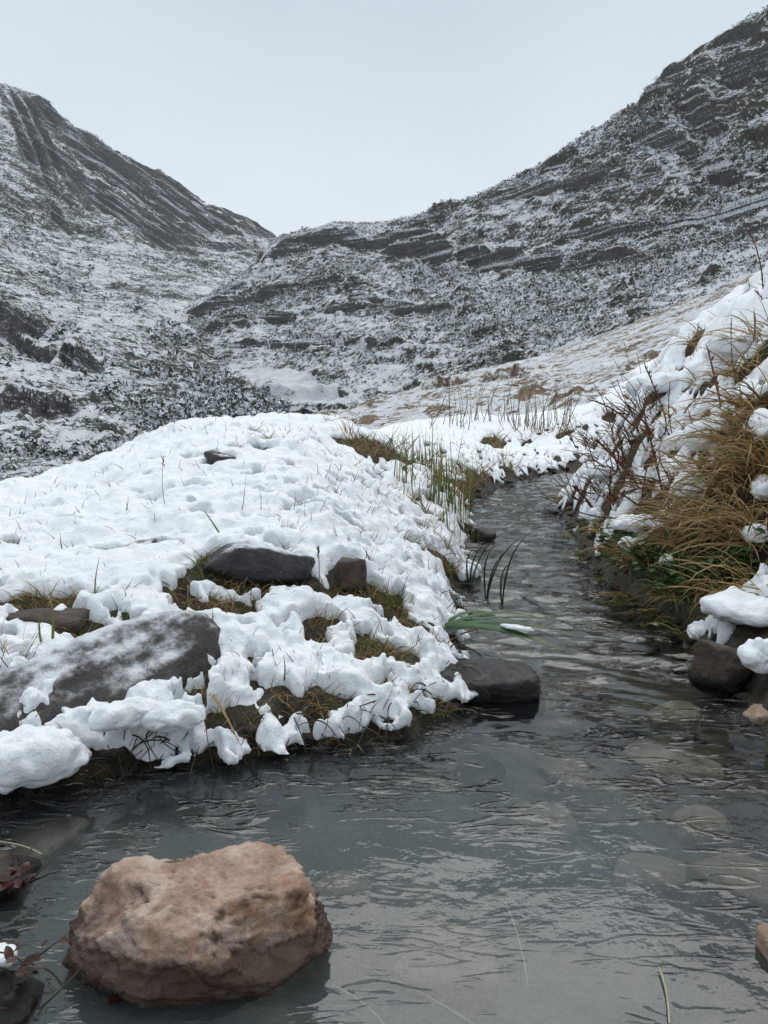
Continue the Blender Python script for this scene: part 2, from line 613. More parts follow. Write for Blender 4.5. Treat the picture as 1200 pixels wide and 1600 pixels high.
# ------------------------------------------------------------------ mountains
def resample(row, n):
    P = np.array([far(*q) for q in row])
    px = np.array([q[0] for q in row], float)
    s = (px - px[0]) / (px[-1] - px[0]) if np.all(np.diff(px) > 0) else None
    if s is None:
        seg = np.linalg.norm(np.diff(P, axis=0), axis=1)
        s = np.concatenate([[0], np.cumsum(seg)]) / seg.sum()
    t = np.linspace(0, 1, n)
    return np.stack([np.interp(t, s, P[:, k]) for k in range(3)], 1)


def loft(rows, tv, nu, nv):
    """surface through rows of points (ridge, flank, foot ...) at the row parameters tv"""
    R = np.stack([resample(r, nu) for r in rows], 0)            # rows, nu, 3
    t = np.linspace(tv[0], tv[-1], nv)
    out = np.zeros((nu, nv, 3))
    tv = np.array(tv)
    for j, tt in enumerate(t):
        i = min(np.searchsorted(tv, tt, 'right') - 1, len(tv) - 2)
        f = (tt - tv[i]) / (tv[i + 1] - tv[i])
        p0, p1, p2, p3 = R[max(i - 1, 0)], R[i], R[i + 1], R[min(i + 2, len(tv) - 1)]
        m1 = (p2 - p0) * .5 * .6; m2 = (p3 - p1) * .5 * .6
        f2, f3 = f * f, f * f * f
        out[:, j] = (2 * f3 - 3 * f2 + 1) * p1 + (f3 - 2 * f2 + f) * m1 + (-2 * f3 + 3 * f2) * p2 + (f3 - f2) * m2
    return out, t


def grid_normals(P):
    du = np.gradient(P, axis=0); dv = np.gradient(P, axis=1)
    n = np.cross(du, dv); n /= np.linalg.norm(n, axis=2)[..., None] + 1e-9
    n *= np.sign(n[..., 2:3]) + 1e-9
    return n


def mountain(name, rows, tv, nu, nv, material, ledges, seed, rough, strat_amp, label, strata_n=16.0, slant=0.0, top_strata=0.0, unbroken=0.0, snowfields=(), along_f=.09, across_f=.75, dip=0.0):
    P, t = loft(rows, tv, nu, nv)
    T = np.repeat(t[None], nu, 0); S = np.repeat(np.linspace(0, 1, nu)[:, None], nv, 1)
    N = grid_normals(P)
    X, Y, Z = P[..., 0], P[..., 1], P[..., 2]
    L = rough
    front = sstep(0.0, .03, T) * 1.0
    disp = L * (.9 * fbm(X / (14 * L), Y / (14 * L), Z / (9 * L) + seed, 5) + .35 * ridged(X / (5 * L), Y / (5 * L), Z / (3 * L) + seed, 4))
    disp += L * .16 * fbm(X / (1.2 * L), Y / (1.2 * L), Z / (.8 * L) + seed, 3)
    disp *= .35 + .65 * front
    P = P + N * disp[..., None]
    rock = np.zeros((nu, nv))
    wob = fbm(S * 9, T * 4, seed + 3.3, 4)
    # general stratification: thin shelves that come and go
    c = (T + slant * S) * strata_n + 1.1 * wob
    fr = c - np.floor(c)
    msk = sstep(-.05, .45, fbm(S * 14 + 5, T * 7, seed + 9.1, 4) + top_strata * sstep(.34, .12, T) * sstep(.30, .40, S)) * front
    saw = fr - sstep(.72, .98, fr)
    P[..., 2] += strat_amp * saw * msk
    rock += .38 * sstep(.70, .80, fr) * (1 - sstep(.97, 1.0, fr)) * msk
    # named ledges: (s0, t0, s1, t1, height, wobble)
    for (s0, t0, s1, t1, h, w) in ledges:
        k = np.clip((S - s0) / (s1 - s0), 0, 1)
        tc_ = t0 + (t1 - t0) * k + w * fbm(S * 22, S * 0 + t0 * 40, seed + 2.2, 4)
        ends = sstep(s0 - .01, s0 + .03, S) * (1 - sstep(s1 - .03, s1 + .01, S))
        brk = ends * sstep(-.30, .20, unbroken + fbm(S * 30, T * 12, seed + t0 * 50, 4))
        thick = h / 700.0
        dd = T - tc_
        prof = np.where(dd < 0, np.exp(dd / .03), 1 - 2.0 * sstep(0, thick, dd)) * np.where(dd > thick, np.exp(-(dd - thick) / .06), 1)
        P[..., 2] += .5 * h * prof * brk
        P += N * (-.35 * h * sstep(0, thick, dd) * np.exp(-np.clip(dd - thick, 0, None) / .02) * brk)[..., None]
        rock += sstep(-.004, .002, dd) * (1 - sstep(thick, thick + .012, dd)) * brk * 1.1
    for (s0, t0, ws, wt, sl) in snowfields:                     # smooth open snow
        e = ((S - s0) / ws) ** 2 + ((T - t0 - sl * (S - s0)) / wt) ** 2 + .6 * fbm(S * 60, T * 40, seed, 3)
        rock -= 2.2 * (1 - sstep(.6, 1.1, e))
    me = mesh_from(name, P.reshape(-1, 3), grid_faces(nu, nv))
    set_attr(me, 'rock', np.clip(rock, -1, 1).ravel())
    set_attr(me, 'along_bed', ((P[..., 0] + .5 * P[..., 1]) * along_f).ravel())
    set_attr(me, 'across_bed', ((P[..., 2] + dip * P[..., 0] + 1.2 * wob) * across_f).ravel())
    o = link(name, me, material, kind='structure', label=label, category='mountain')
    return o, P, np.clip(rock, -1, 1)


def behind(row, dist=60, drop=10):
    """a row lying behind a ridge and lower than it"""
    return [(px, py + drop * 0 + 120, d + dist) for px, py, d in row]


ridge_l = [(-320, 60, 400), (-120, 105, 400), (0, 133, 400), (30, 142, 400), (60, 152, 400), (90, 182, 400), (115, 203, 405), (150, 214, 410), (180, 238, 410),
           (215, 262, 415), (250, 276, 420), (285, 300, 425), (320, 328, 430), (350, 340, 430), (385, 352, 440), (415, 366, 450), (440, 376, 460), (480, 410, 470), (560, 470, 470)]
mid_l = [(-320, 330, 300), (0, 350, 300), (120, 400, 310), (250, 420, 330), (360, 420, 360), (440, 430, 390), (560, 500, 400)]
low_l = [(-320, 600, 110), (0, 560, 130), (150, 560, 150), (300, 560, 180), (420, 560, 230), (560, 560, 260)]
foot_l = [(-320, 790, 45), (0, 752, 62), (120, 722, 75), (220, 698, 92), (330, 672, 115), (445, 648, 140), (560, 650, 170)]
under_l = [(px, py + 70, d * .8) for px, py, d in foot_l]
ML, PL, RL = mountain('mountain_left', [behind(ridge_l), ridge_l, mid_l, low_l, foot_l, under_l], [-.15, 0, .36, .72, .96, 1.05], 400, 300,
                      M['mount_left'],
                      [(.42, .05, .70, .12, 6, .010), (.50, .10, .78, .15, 6, .010), (.46, .15, .68, .24, 5, .012), (.56, .06, .84, .10, 5, .008), (.48, .075, .74, .135, 4, .008), (.58, .03, .86, .055, 4, .006),
                       (.52, .18, .72, .20, 4, .01), (.36, .05, .44, .22, 6, .02), (.38, .04, .47, .24, 6, .02), (.40, .04, .50, .22, 5, .02), (.42, .20, .49, .30, 4, .01), (.60, .22, .80, .22, 3, .01),
                       (.10, .55, .45, .66, 3, .02), (.30, .62, .55, .75, 2.5, .02), (.20, .74, .50, .84, 1.8, .02)],
                      2.0, 4.5, 1.6, 'steep snow-dusted mountainside with slanting dark rock strata left of the pass', 34, -.10, .25, .22, dip=.66, along_f=.05, across_f=.42)

ridge_r = [(250, 500, 250), (330, 470, 245), (395, 425, 242), (418, 393, 240), (445, 375, 240), (480, 360, 240), (520, 350, 238), (570, 354, 235), (620, 352, 230), (680, 335, 225),
           (740, 312, 215), (800, 285, 208), (850, 262, 200), (900, 232, 195), (940, 205, 190), (985, 180, 186), (1003, 172, 185), (1012, 150, 185), (1050, 112, 182),
           (1090, 82, 178), (1140, 52, 174), (1200, 18, 170), (1300, -40, 165), (1480, -120, 160)]
mid_r = [(250, 540, 215), (400, 490, 205), (520, 450, 198), (680, 440, 186), (850, 420, 165), (1000, 370, 152), (1200, 300, 140), (1480, 230, 130)]
low_r = [(250, 600, 190), (400, 570, 175), (520, 560, 160), (680, 545, 140), (850, 510, 122), (1000, 470, 112), (1200, 410, 102), (1480, 350, 95)]
foot_r = [(250, 660, 160), (400, 640, 150), (520, 650, 130), (680, 640, 110), (850, 610, 98), (1000, 570, 90), (1200, 500, 82), (1480, 440, 78)]
MR, PR, RR = mountain('mountain_right', [behind(ridge_r, 40), ridge_r, mid_r, low_r, foot_r], [-.15, 0, .40, .78, 1.0], 430, 310,
                      M['mount_right'],
                      [(.13, .10, .36, .19, 4.2, .016), (.28, .20, .56, .42, 5.4, .014), (.18, .32, .34, .50, 3.0, .016), (.20, .52, .40, .62, 2.4, .014),
                       (.52, .30, .80, .50, 3.0, .016), (.58, .10, .76, .36, 3.6, .02), (.64, .06, .98, .30, 4.2, .014), (.66, .14, .72, .24, 5.4, .01), (.70, .05, .98, .16, 3.0, .015),
                       (.40, .08, .66, .26, 2.4, .02), (.50, .45, .80, .62, 2.1, .02), (.02, .20, .18, .30, 3.0, .02), (.05, .42, .22, .55, 3.0, .02), (.08, .60, .30, .74, 1.8, .02)],
                      7.0, 3.0, 3.2, 'dark scrubby mountainside with horizontal rock ledges right of the pass', 18, .05, 0, .10, [(.155, .86, .050, .045, .5), (.185, .93, .05, .03, .2), (.215, .70, .030, .010, .1), (.25, .72, .02, .008, .1)])

ridge_h = [(60, 860, 30), (250, 760, 32), (440, 672, 34), (530, 655, 36), (620, 627, 38), (680, 605, 40), (740, 588, 42), (800, 576, 43), (860, 560, 44), (930, 535, 44), (1000, 508, 43), (1060, 486, 42), (1120, 462, 40), (1200, 425, 38), (1350, 360, 34)]
mid_h = [(60, 900, 19), (250, 790, 20), (440, 690, 20), (620, 652, 20), (740, 628, 21), (860, 606, 21), (1000, 560, 21), (1200, 490, 19), (1350, 440, 17)]
foot_h = [(60, 960, 11), (250, 850, 11), (440, 740, 11), (620, 690, 10.5), (740, 672, 10.5), (860, 655, 10), (1000, 620, 9.5), (1200, 560, 8.8), (1350, 500, 8)]
MH, PH, RH = mountain('hillside', [behind(ridge_h, 14), ridge_h, mid_h, foot_h, [(px, py + 260, dd * .97) for px, py, dd in foot_h]], [-.2, 0, .5, 1.0, 1.15], 360, 150, M['hill'],
                      [(.42, .12, .62, .30, .7, .03), (.25, .40, .42, .55, .35, .03)],
                      11.0, .35, .25, 'low pasture slope thinly covered with snow in front of the dark mountainside', 12, .1, along_f=.5, across_f=3.0)
MH['category'] = 'hill'

# wide floor of the valley under everything
vx = np.concatenate([-np.geomspace(2000, 30, 25), np.linspace(-25, 25, 9), np.geomspace(30, 2000, 25)])
VX, VY = np.meshgrid(vx, np.concatenate([-np.geomspace(2000, 20, 14), np.geomspace(9, 2000, 40)]), indexing='ij')
VZ = -5 - .02 * np.clip(VY, 0, 150) + fbm(VX / 40, VY / 40, 1.2, 3) * 1.2
me = mesh_from('valley_ground', np.stack([VX, VY, VZ], -1).reshape(-1, 3), grid_faces(*VX.shape))
for nm in ('rock', 'along_bed', 'across_bed'):
    set_attr(me, nm, np.zeros(VX.size))
link('valley_ground', me, M['mount_left'], kind='structure', label='snow-covered floor of the valley between the mountains', category='ground')


# dark shrubs standing in the snow of both mountainsides: far too many to count
def scrub(name, P, rock, count, smin, smax, seed, label, material, bias):
    rs = np.random.RandomState(seed)
    nu, nv = rock.shape
    i = rs.randint(2, nu - 2, count * 3); j = rs.randint(int(nv * .12), nv - 2, count * 3)
    c = P[i, j] + (P[i - 1, j] - P[i, j]) * rs.rand(count * 3, 1) + (P[i, j - 1] - P[i, j]) * rs.rand(count * 3, 1)
    dens = fbm(c[:, 0] / 22, c[:, 1] / 22, c[:, 2] / 14 + seed, 4) + bias(c, i / nu, j / nv)
    keep = (rs.rand(len(c)) < np.clip(.38 + 1.7 * dens, .02, 1)) & (np.abs(rock[i, j]) < .5)
    c = c[keep][:count]
    n = len(c)
    size = smin * (smax / smin) ** (rs.rand(n) ** 1.6) * np.clip(np.hypot(c[:, 0], c[:, 1]) / 130, .35, 1.3)
    K = 11                                                      # leaf sprays per shrub
    ctr = rs.normal(size=(n, K, 1, 3)) * np.array([.42, .42, .30]) + np.array([0, 0, .42])
    tri = rs.normal(size=(n, K, 3, 3)); tri -= tri.mean(2, keepdims=True)
    V = (ctr + tri * .30) * size[:, None, None, None] + c[:, None, None]
    F = np.arange(n * K * 3).reshape(-1, 3)
    me = mesh_from(name, V.reshape(-1, 3), F, smooth=False)
    set_attr(me, 'tint', np.repeat(rs.rand(n), K * 3))
    set_attr(me, 'cap', np.repeat((rs.rand(n, K) + .5 * (ctr[:, :, 0, 2] - .42)).ravel(), 3))
    return link(name, me, material, kind='stuff', label=label, category='scrub')


def mat_scrub(name, a, c, snow):
    m, nt, out = new_mat(name)
    b = NB(nt)
    co = b.coords()
    col = b.mix(b.attr('tint'), a, c)
    col = b.mix(b.remap(b.attr('cap'), 1 - snow, 1.05 - snow), col, (.78, .81, .84))
    p = b.principled(col, .9, None, .1)
    nt.links.new(p.outputs[0], out.inputs[0])
    return m


M['scrub_l'] = mat_scrub('scrub_left', (.022, .030, .030), (.060, .062, .048), .42)
M['scrub_r'] = mat_scrub('scrub_right', (.022, .030, .022), (.085, .066, .042), .42)
scrub('mountain_scrub', PL, RL, 22000, .35, 1.2, 11, 'dark snow-dusted shrubs scattered over the left mountainside', M['scrub_l'],
      lambda c, s, t: -.30 + .55 * sstep(.70, .98, t) * sstep(.45, .62, s) + .8 * sstep(.70, .85, t) * sstep(.66, .76, s) * (s < .875) - .4 * sstep(.45, .1, t))
scrub('mountain_scrub', PR, RR, 22000, .22, .66, 12, 'dark snow-dusted shrubs scattered over the right mountainside', M['scrub_r'],
      lambda c, s, t: -.05 + .3 * sstep(.45, .8, t) * sstep(.3, .5, s))

# ------------------------------------------------------------------ near ground, snow, water
def polar(r0, r1, nr, a0, a1, na, rr=None):
    r = np.geomspace(r0, r1, nr) if rr is None else rr; a = np.radians(np.linspace(a0, a1, na))
    R, A = np.meshgrid(r, a, indexing='ij')
    return R * np.sin(A), R * np.cos(A)


def lumps(x, y):
    far_ = np.clip(np.hypot(x, y) / 3.0, .5, 1.25)
    rb = sstep(.1, .4, x - np.interp(y, [0, 1.7, 2.5, 4.4, 8, 14], [.55, .60, .60, .85, 2.0, 6.0]))
    zr = land(x, y)
    return (.020 + .02 * rb) * puff(x, y, .16, 3) * far_ + rb * (.075 * fbm(x * 5, y * 5, zr * 5, 3) + .03) + .012 * fbm(x * 9, y * 9, 2.0, 3) + .03 * fbm(x * 2.2, y * 2.2, 5.0, 3)


def edge_d(x, y):
    return sdist(x, y) + .022 * fbm(x * 11, y * 11, 8.0, 3) + .035 * fbm(x * 3.1, y * 3.1, 3.0, 2)


def upper(x, y, d):
    return np.maximum(capped(land(x, y), x, y, d), .03 - .5 * sstep(2.5, 6, np.hypot(x, y)) - 3 * sstep(5, 13, np.hypot(x, y))) + lumps(x, y)


def ground_z(x, y, d=None):
    d = edge_d(x, y) if d is None else d
    up = upper(x, y, d)
    bed = -.045 - .10 * sstep(0, .35, -d) * (1 - .65 * sstep(.15, .40, x)) + .018 * fbm(x * 6, y * 6, 1.0, 3) + .012 * puff(x, y, .07, 9)
    k = sstep(-.035, .05, d)
    return bed + (up - bed) * k, k


# bare hollows in the snow, seen from above as ellipses: (photo x, photo y, half width m, half depth m, strength)
HOLLOWS = []
for px, py, rx, ry, s in [(60, 925, .065, .045, 1.2), (130, 965, .05, .03, .9), (175, 858, .05, .02, .9), (440, 688, .09, .05, 1.1), (400, 700, .07, .05, .8), (342, 716, .05, .05, .8), (548, 692, .12, .07, .9),
                          (612, 705, .10, .10, 1.1), (690, 745, .16, .16, 1.5), (665, 800, .06, .07, 1.0), (745, 752, .09, .2, 1.3), (395, 892, .12, .04, 1.5), (330, 868, .03, .03, .7), (545, 890, .035, .05, 1.4),
                          (605, 925, .045, .05, 1.3), (640, 960, .03, .03, 1.0), (585, 1000, .035, .03, 1.3), (640, 1010, .025, .03, 1.0), (350, 1112, .035, .022, .9), (435, 1085, .02, .025, 1.2),
                          (520, 1085, .03, .02, 1.2), (600, 1068, .02, .02, 1.0), (290, 1050, .025, .03, .9), (360, 945, .05, .035, 1.2), (500, 970, .03, .015, .8), (235, 770, .04, .03, .5), (120, 810, .06, .02, .5),
                          (770, 690, .15, .3, .9), (825, 690, .09, .12, .6), (880, 680, .12, .15, .7), (700, 870, .05, .08, .9), (655, 850, .05, .05, .8),
                          (905, 665, .15, .15, .5), (960, 655, .14, .10, 1.2), (1100, 540, .07, .05, 1.0), (1190, 640, .08, .07, 1.0), (1150, 780, .14, .12, 1.5), (1060, 830, .14, .08, 1.5),
                          (1050, 880, .16, .09, 1.7), (1150, 880, .16, .10, 1.7), (960, 870, .08, .08, 1.0), (960, 770, .10, .06, .7), (1000, 700, .08, .06, .6), (1180, 730, .08, .06, 1.0), (1195, 560, .06, .05, .9)]:
    q = spot(px, py)
    HOLLOWS.append((q[0], q[1], rx, ry, s))


def snow_t(x, y, d):
    """snow depth; negative where the ground is bare"""
    r = np.hypot(x, y)
    nearedge = 1 - sstep(.05, .45, d)
    s = .50 * sstep(-.045, .060, d + .04 * fbm(x * 12, y * 12, 6.0, 2)) - .05
    s = s + 7 * np.minimum(0, d + .028)
    s = s + (.42 * fbm(x * 15, y * 15, 4.4, 2, .4) - .02) * (.45 + .9 * nearedge)
    s = s - .75 * sstep(.14, .34, fbm(x * 21, y * 21, 21.4, 3)) * (1 - sstep(.20, .70, d)) - .5 * sstep(.27, .42, fbm(x * 13, y * 13, 31.0, 2)) * (1 - sstep(.8, 1.6, d))
    right = sstep(.0, .2, x - np.interp(y, [0, 1.7, 2.5, 4.4, 8, 14], [.55, .60, .60, .85, 2.0, 6.0]))
    zb = land(x, y)
    s = s - right * (.15 + .68 * (fbm(x * 7, y * 7, zb * 8, 4)) + .05 * nearedge)
    s = s - (1 - sstep(.74, .86, y)) - (1 - sstep(1.5, 1.62, y)) * (x > .35)
    s = s - .40 * sstep(.10, .42, fbm(x * 4.2, y * 4.2, 12.3, 3)) * sstep(2.2, 4.0, r)
    for (hx, hy, rx, ry, k) in HOLLOWS:
        e = ((x - hx) / rx) ** 2 + ((y - hy) / ry) ** 2
        m = e < 9
        if m.any():
            s[m] -= k * np.exp(-e[m] * (1 + .5 * fbm(x[m] * 30, y[m] * 30, 2.2, 2)))
    cl = .45 + .55 * sstep(-.25, .3, fbm(x * 2.4, y * 2.4, 15.0, 3)) + .35 * nearedge          # how clumpy the surface is here
    tm = .012 + .016 * puff(x, y, .13, 5) + cl * (.013 * puff(x + .01 * fbm(x * 30, y * 30, .5, 2), y, .050, 6) + .008 * puff(x + .5, y, .026, 7)) + .010 * fbm(x * 4, y * 4, 9.9, 3)
    tm *= (1 + .5 * right * puff(x, y, .14, 8)) * (.72 + .28 * sstep(.0, .12, d))
    tm *= .34 + .66 * sstep(.0, .30, s)
    return tm, s


# ground under the snow and the bed of the stream
x, y = polar(.22, 15, 320, -58, 58, 460)
d = edge_d(x, y)
gz, k = ground_z(x, y, d)
z = gz + .007 * fbm(x * 34, y * 34, 1.7, 4) * (.4 + k) + .02 * ridged(x * 9, y * 9, 3.1, 3) * (k > .02) * (1 - sstep(.0, .14, d)) * .6
me = mesh_from('ground', np.stack([x, y, z], -1).reshape(-1, 3), grid_faces(*x.shape))
link('ground', me, M['soil'], kind='structure', label='dark wet soil of the stream banks and silty stream bed', category='ground')

# snow: a body of its own thickness, rounded at its edges and overhanging the bank
def smin(a, b, k):
    h = np.clip(.5 + .5 * (b - a) / k, 0, 1)
    return b + (a - b) * h - k * h * (1 - h)


def surface_net(f, pos):
    """closed surface f = 0 of a field on a (curvilinear) grid; pos = corner positions"""
    ni, nj, nk = f.shape
    ins = f > 0
    cs = (ni - 1, nj - 1, nk - 1)
    cnt = np.zeros(cs, np.int8)
    for a in (0, 1):
        for b_ in (0, 1):
            for c in (0, 1):
                cnt += ins[a:ni - 1 + a, b_:nj - 1 + b_, c:nk - 1 + c]
    act = (cnt > 0) & (cnt < 8)
    ci, cj, ck = np.nonzero(act)
    idx = np.full(cs, -1, np.int32); idx[ci, cj, ck] = np.arange(len(ci))
    acc = np.zeros((len(ci), 3)); w = np.zeros(len(ci))
    crn = [(a, b_, c) for a in (0, 1) for b_ in (0, 1) for c in (0, 1)]
    for p in range(8):
        for q in range(p + 1, 8):
            if sum(abs(u - v) for u, v in zip(crn[p], crn[q])) != 1:
                continue
            A = (ci + crn[p][0], cj + crn[p][1], ck + crn[p][2]); B = (ci + crn[q][0], cj + crn[q][1], ck + crn[q][2])
            fa, fb = f[A], f[B]
            m = (fa > 0) != (fb > 0)
            t = (fa / np.where(m, fa - fb, 1))[:, None]
            acc += np.where(m[:, None], pos(*A) * (1 - t) + pos(*B) * t, 0)
            w += m
    V = acc / w[:, None]
    quads = []
    for ax in range(3):
        lo = [slice(1, n - 1) for n in f.shape]; hi = list(lo)
        lo[ax] = slice(0, f.shape[ax] - 1); hi[ax] = slice(1, f.shape[ax])
        e = ins[tuple(lo)] != ins[tuple(hi)]
        I = list(np.nonzero(e))
        for k in range(3):
            if k != ax:
                I[k] = I[k] + 1
        up_ = ins[tuple(I)]
        b1, b2 = [k for k in range(3) if k != ax]
        def cell(d1, d2):
            J = [v.copy() for v in I]
            J[b1] -= d1; J[b2] -= d2
            return idx[tuple(J)]
        q = np.stack([cell(0, 0), cell(1, 0), cell(1, 1), cell(0, 1)], 1)
        flip = up_ if ax != 1 else ~up_
        q[flip] = q[flip][:, ::-1]
        quads.append(q)
    return V, np.concatenate(quads)


RAD = np.concatenate([np.geomspace(.80, 2.5, 330), np.geomspace(2.5, 14.5, 155)[1:]])
NR_, NA_ = len(RAD), 640
x, y = polar(.80, 14.5, NR_, -43, 43, NA_, RAD)
d = edge_d(x, y)
tm, s = snow_t(x, y, d)
base = upper(x, y, d) - .032 * (1 - sstep(-.03, .045, d))
LZ = np.linspace(-.042, .095, 24)
g = s * .20
core = np.minimum(g, .05)[..., None]
bot = -.012 + .006 * fbm(x * 12, y * 12, 3.3, 2)
f = smin(smin((tm[..., None] - LZ), (LZ - bot[..., None]), .016), core, .022).astype(np.float32)
band = (np.abs(f) < .022) & (LZ > -.036)
amp = .006 + .010 * (1 - sstep(.05, .35, d))
amp2 = .017 * sstep(.05, .25, x - np.interp(y, [0, 1.7, 2.5, 4.4, 8, 14], [.55, .60, .60, .85, 2.0, 6.0]))
bi, bj, bk = np.nonzero(band)
X3, Y3, Z3 = x[bi, bj], y[bi, bj], base[bi, bj] + LZ[bk]
for c0 in range(0, len(bi), 600000):
    c1 = slice(c0, c0 + 600000)
    f[bi[c1], bj[c1], bk[c1]] += amp[bi[c1], bj[c1]] * (perlin(X3[c1] * 24, Y3[c1] * 24, Z3[c1] * 24) + .55 * perlin(X3[c1] * 58 + 9, Y3[c1] * 58, Z3[c1] * 58) + .25 * perlin(X3[c1] * 120, Y3[c1] * 120 + 5, Z3[c1] * 120)) + amp2[bi[c1], bj[c1]] * perlin(X3[c1] * 15, Y3[c1] * 15 + 3, Z3[c1] * 15)
f = np.minimum(f, base[..., None] + LZ - .014)                  # none of it hangs into the water
f[0] = f[-1] = -1; f[:, 0] = f[:, -1] = -1; f[..., 0] = f[..., -1] = -1
V, F = surface_net(f, lambda i, j, k: np.stack([x[i, j], y[i, j], base[i, j] + LZ[k]], -1))
# what lies under the ground inside the blanket is left out
rr = np.clip(np.searchsorted(RAD, np.hypot(V[:, 0], V[:, 1])), 0, NR_ - 1)
aa = np.clip(np.round((np.degrees(np.arctan2(V[:, 0], V[:, 1])) + 43) / 86 * (NA_ - 1)).astype(int), 0, NA_ - 1)
gz, _ = ground_z(x, y, d)
hid = V[:, 2] < gz[rr, aa] - .012
V2, F2 = cull(V, F, ~hid[F].all(1))
lab = np.arange(len(V2))
for _ in range(60):                                             # connected pieces
    fl = lab[F2].min(1)
    new = lab.copy()
    np.minimum.at(new, lab[F2].ravel(), np.repeat(fl, 4))
    for _ in range(4):
        new = new[new]
    if np.array_equal(new, lab):
        break
    lab = new
size = np.bincount(lab, minlength=len(V2))
V2, F2 = cull(V2, F2, size[lab[F2[:, 0]]] > 500)
me = mesh_from('snow', V2, F2)
link('snow', me, M['snow'], kind='stuff', label='fresh lumpy snow blanket lying over both banks of the stream', category='snow')

# stream water
x, y = polar(.24, 10.5, 480, -52, 52, 520)
d = sdist(x, y)
r = np.hypot(x, y)
wx = x + .05 * fbm(x * 3, y * 3, 1.1, 3); wy = y + .05 * fbm(x * 3, y * 3, 6.1, 3)
# rippling run upstream: short crests across the current
run = sstep(1.15, 1.9, y + .5 * (x - .3))
ang = np.interp(y, [0, 1.2, 2, 4, 6, 9], [.55, .45, .1, -.12, -.5, -.9])
al = wy * np.cos(ang) + wx * np.sin(ang); ac = wx * np.cos(ang) - wy * np.sin(ang)
h = run * (.016 * fbm(ac * 7, al * 20, .3, 3) + .005 * perlin(ac * 16, al * 50, 2.0))
# slower pool: gentle swell and thin sharp wavelets
pool = 1 - .75 * run
al2 = wx * .85 + wy * .55; ac2 = wy * .85 - wx * .55
quiet = .05 + .95 * sstep(.82, 1.20, y - .25 * x + .1 * fbm(x * 4, y * 4, 2, 2))
n1 = fbm(ac2 * 20, al2 * 7.5, 4.0, 3); n2 = fbm(ac2 * 34, al2 * 11, 9.0, 2)
m1 = sstep(-.05, .30, fbm(x * 5, y * 5, 3.3, 2)); m2 = sstep(.0, .3, fbm(x * 6, y * 6, 7.3, 2))
h += 0 * pool * quiet * (.0034 * np.exp(-np.abs(n1) * 9) * m1 + .0020 * np.exp(-np.abs(n2) * 8) * m2)
h += (.0034 * fbm(wx * 8, wy * 8, 5.0, 2) + .0014 * fbm(wx * 22, wy * 22, 8.0, 2)) * (.25 + .75 * quiet) * pool
h += .0006 * fbm(wx * 14, wy * 14, 1.5, 2)
murk = np.clip(.04 + .18 * sstep(1.25, .65, y - .5 * x) + .10 * fbm(x * 3, y * 3, 2.4, 2) , .03, .8) * (1 - .75 * sstep(.12, .40, x + .25 * fbm(x * 4, y * 4, 6.6, 2)))
F = grid_faces(*x.shape)
V = np.stack([x, y, h], -1).reshape(-1, 3)
keep = (d.ravel()[F] < .09).any(1)
V2, F2, mk, wv = cull(V, F, keep, murk.ravel(), (pool * quiet).ravel())
me = mesh_from('water', V2, F2)
set_attr(me, 'murk', mk)
set_attr(me, 'wavelets', wv)
link('water', me, M['water'], kind='structure', label='shallow rippling stream widening into a grey pool', category='water')

# ------------------------------------------------------------------ rocks and stones
import bmesh
_ico = {}


def ico_sphere(sub):
    if sub not in _ico:
        bm = bmesh.new()
        bmesh.ops.create_icosphere(bm, subdivisions=sub, radius=1.0)
        v = np.array([q.co[:] for q in bm.verts]); f = np.array([[q.index for q in p.verts] for p in bm.faces])
        bm.free()
        _ico[sub] = (v / np.linalg.norm(v, axis=1)[:, None], f)
    return _ico[sub]


def rock_mesh(name, dims, seed, planes=None, sub=5, sharp=22, rough=.06, fine=.045, scoops=(), nplanes=11):
    """a stone: cut by planes (flat facets), hollowed by scoops, then weathered"""
    D, F = ico_sphere(sub)
    rs = np.random.RandomState(seed)
    if planes is None:
        n = rs.normal(size=(nplanes, 3)); n /= np.linalg.norm(n, axis=1)[:, None]
        planes = [(tuple(q), .72 + .28 * rs.rand()) for q in n]
        planes += [((0, 0, 1), .8), ((0, 0, -1), .9), ((1, 0, 0), .95), ((-1, 0, 0), .95), ((0, 1, 0), .95), ((0, -1, 0), .95)]
    acc = np.zeros(len(D))
    for n, h in planes:
        n = np.array(n, float); n /= np.linalg.norm(n)
        acc += (np.clip(D @ n, 0, None) / h) ** sharp
    r = acc ** (-1 / sharp)
    cav = np.zeros(len(D))
    for (dv, width, depth) in scoops:
        dv = np.array(dv, float); dv /= np.linalg.norm(dv)
        a = np.arccos(np.clip(D @ dv, -1, 1))
        a = a * (1 + .35 * fbm(D[:, 0] * 2.5, D[:, 1] * 2.5, D[:, 2] * 2.5 + seed + depth * 10, 3))
        r *= 1 - depth * (1 - sstep(width * .45, width, a))
        cav += .26 * np.exp(-((a - width * .85) / (width * .22)) ** 2)
    k = 1.6
    n1 = fbm(D[:, 0] * k + seed, D[:, 1] * k, D[:, 2] * k, 4)
    n2 = ridged(D[:, 0] * 3.2, D[:, 1] * 3.2 + seed, D[:, 2] * 3.2, 4)
    n3 = fbm(D[:, 0] * 11, D[:, 1] * 11, D[:, 2] * 11 + seed, 4)
    r = r * (1 + rough * (1.3 * n1 + .45 * n2) + fine * n3)
    cav += np.clip(-n2 * .5 - n3 * .5, -.2, .8)
    V = D * r[:, None] * np.array(dims)
    me = mesh_from(name, V, F)
    set_attr(me, 'cavity', np.clip(cav + .2, 0, 1))
    return me


def place_rock(name, loc, dims, seed, material, label, rot=(0, 0, 0), group=None, **kw):
    o = link(name, rock_mesh(name, dims, seed, **kw), material, label=label, category=kw.get('cat', 'rock'))
    o.location = loc
    o.rotation_euler = rot
    if group:
        o['group'] = group
    return o


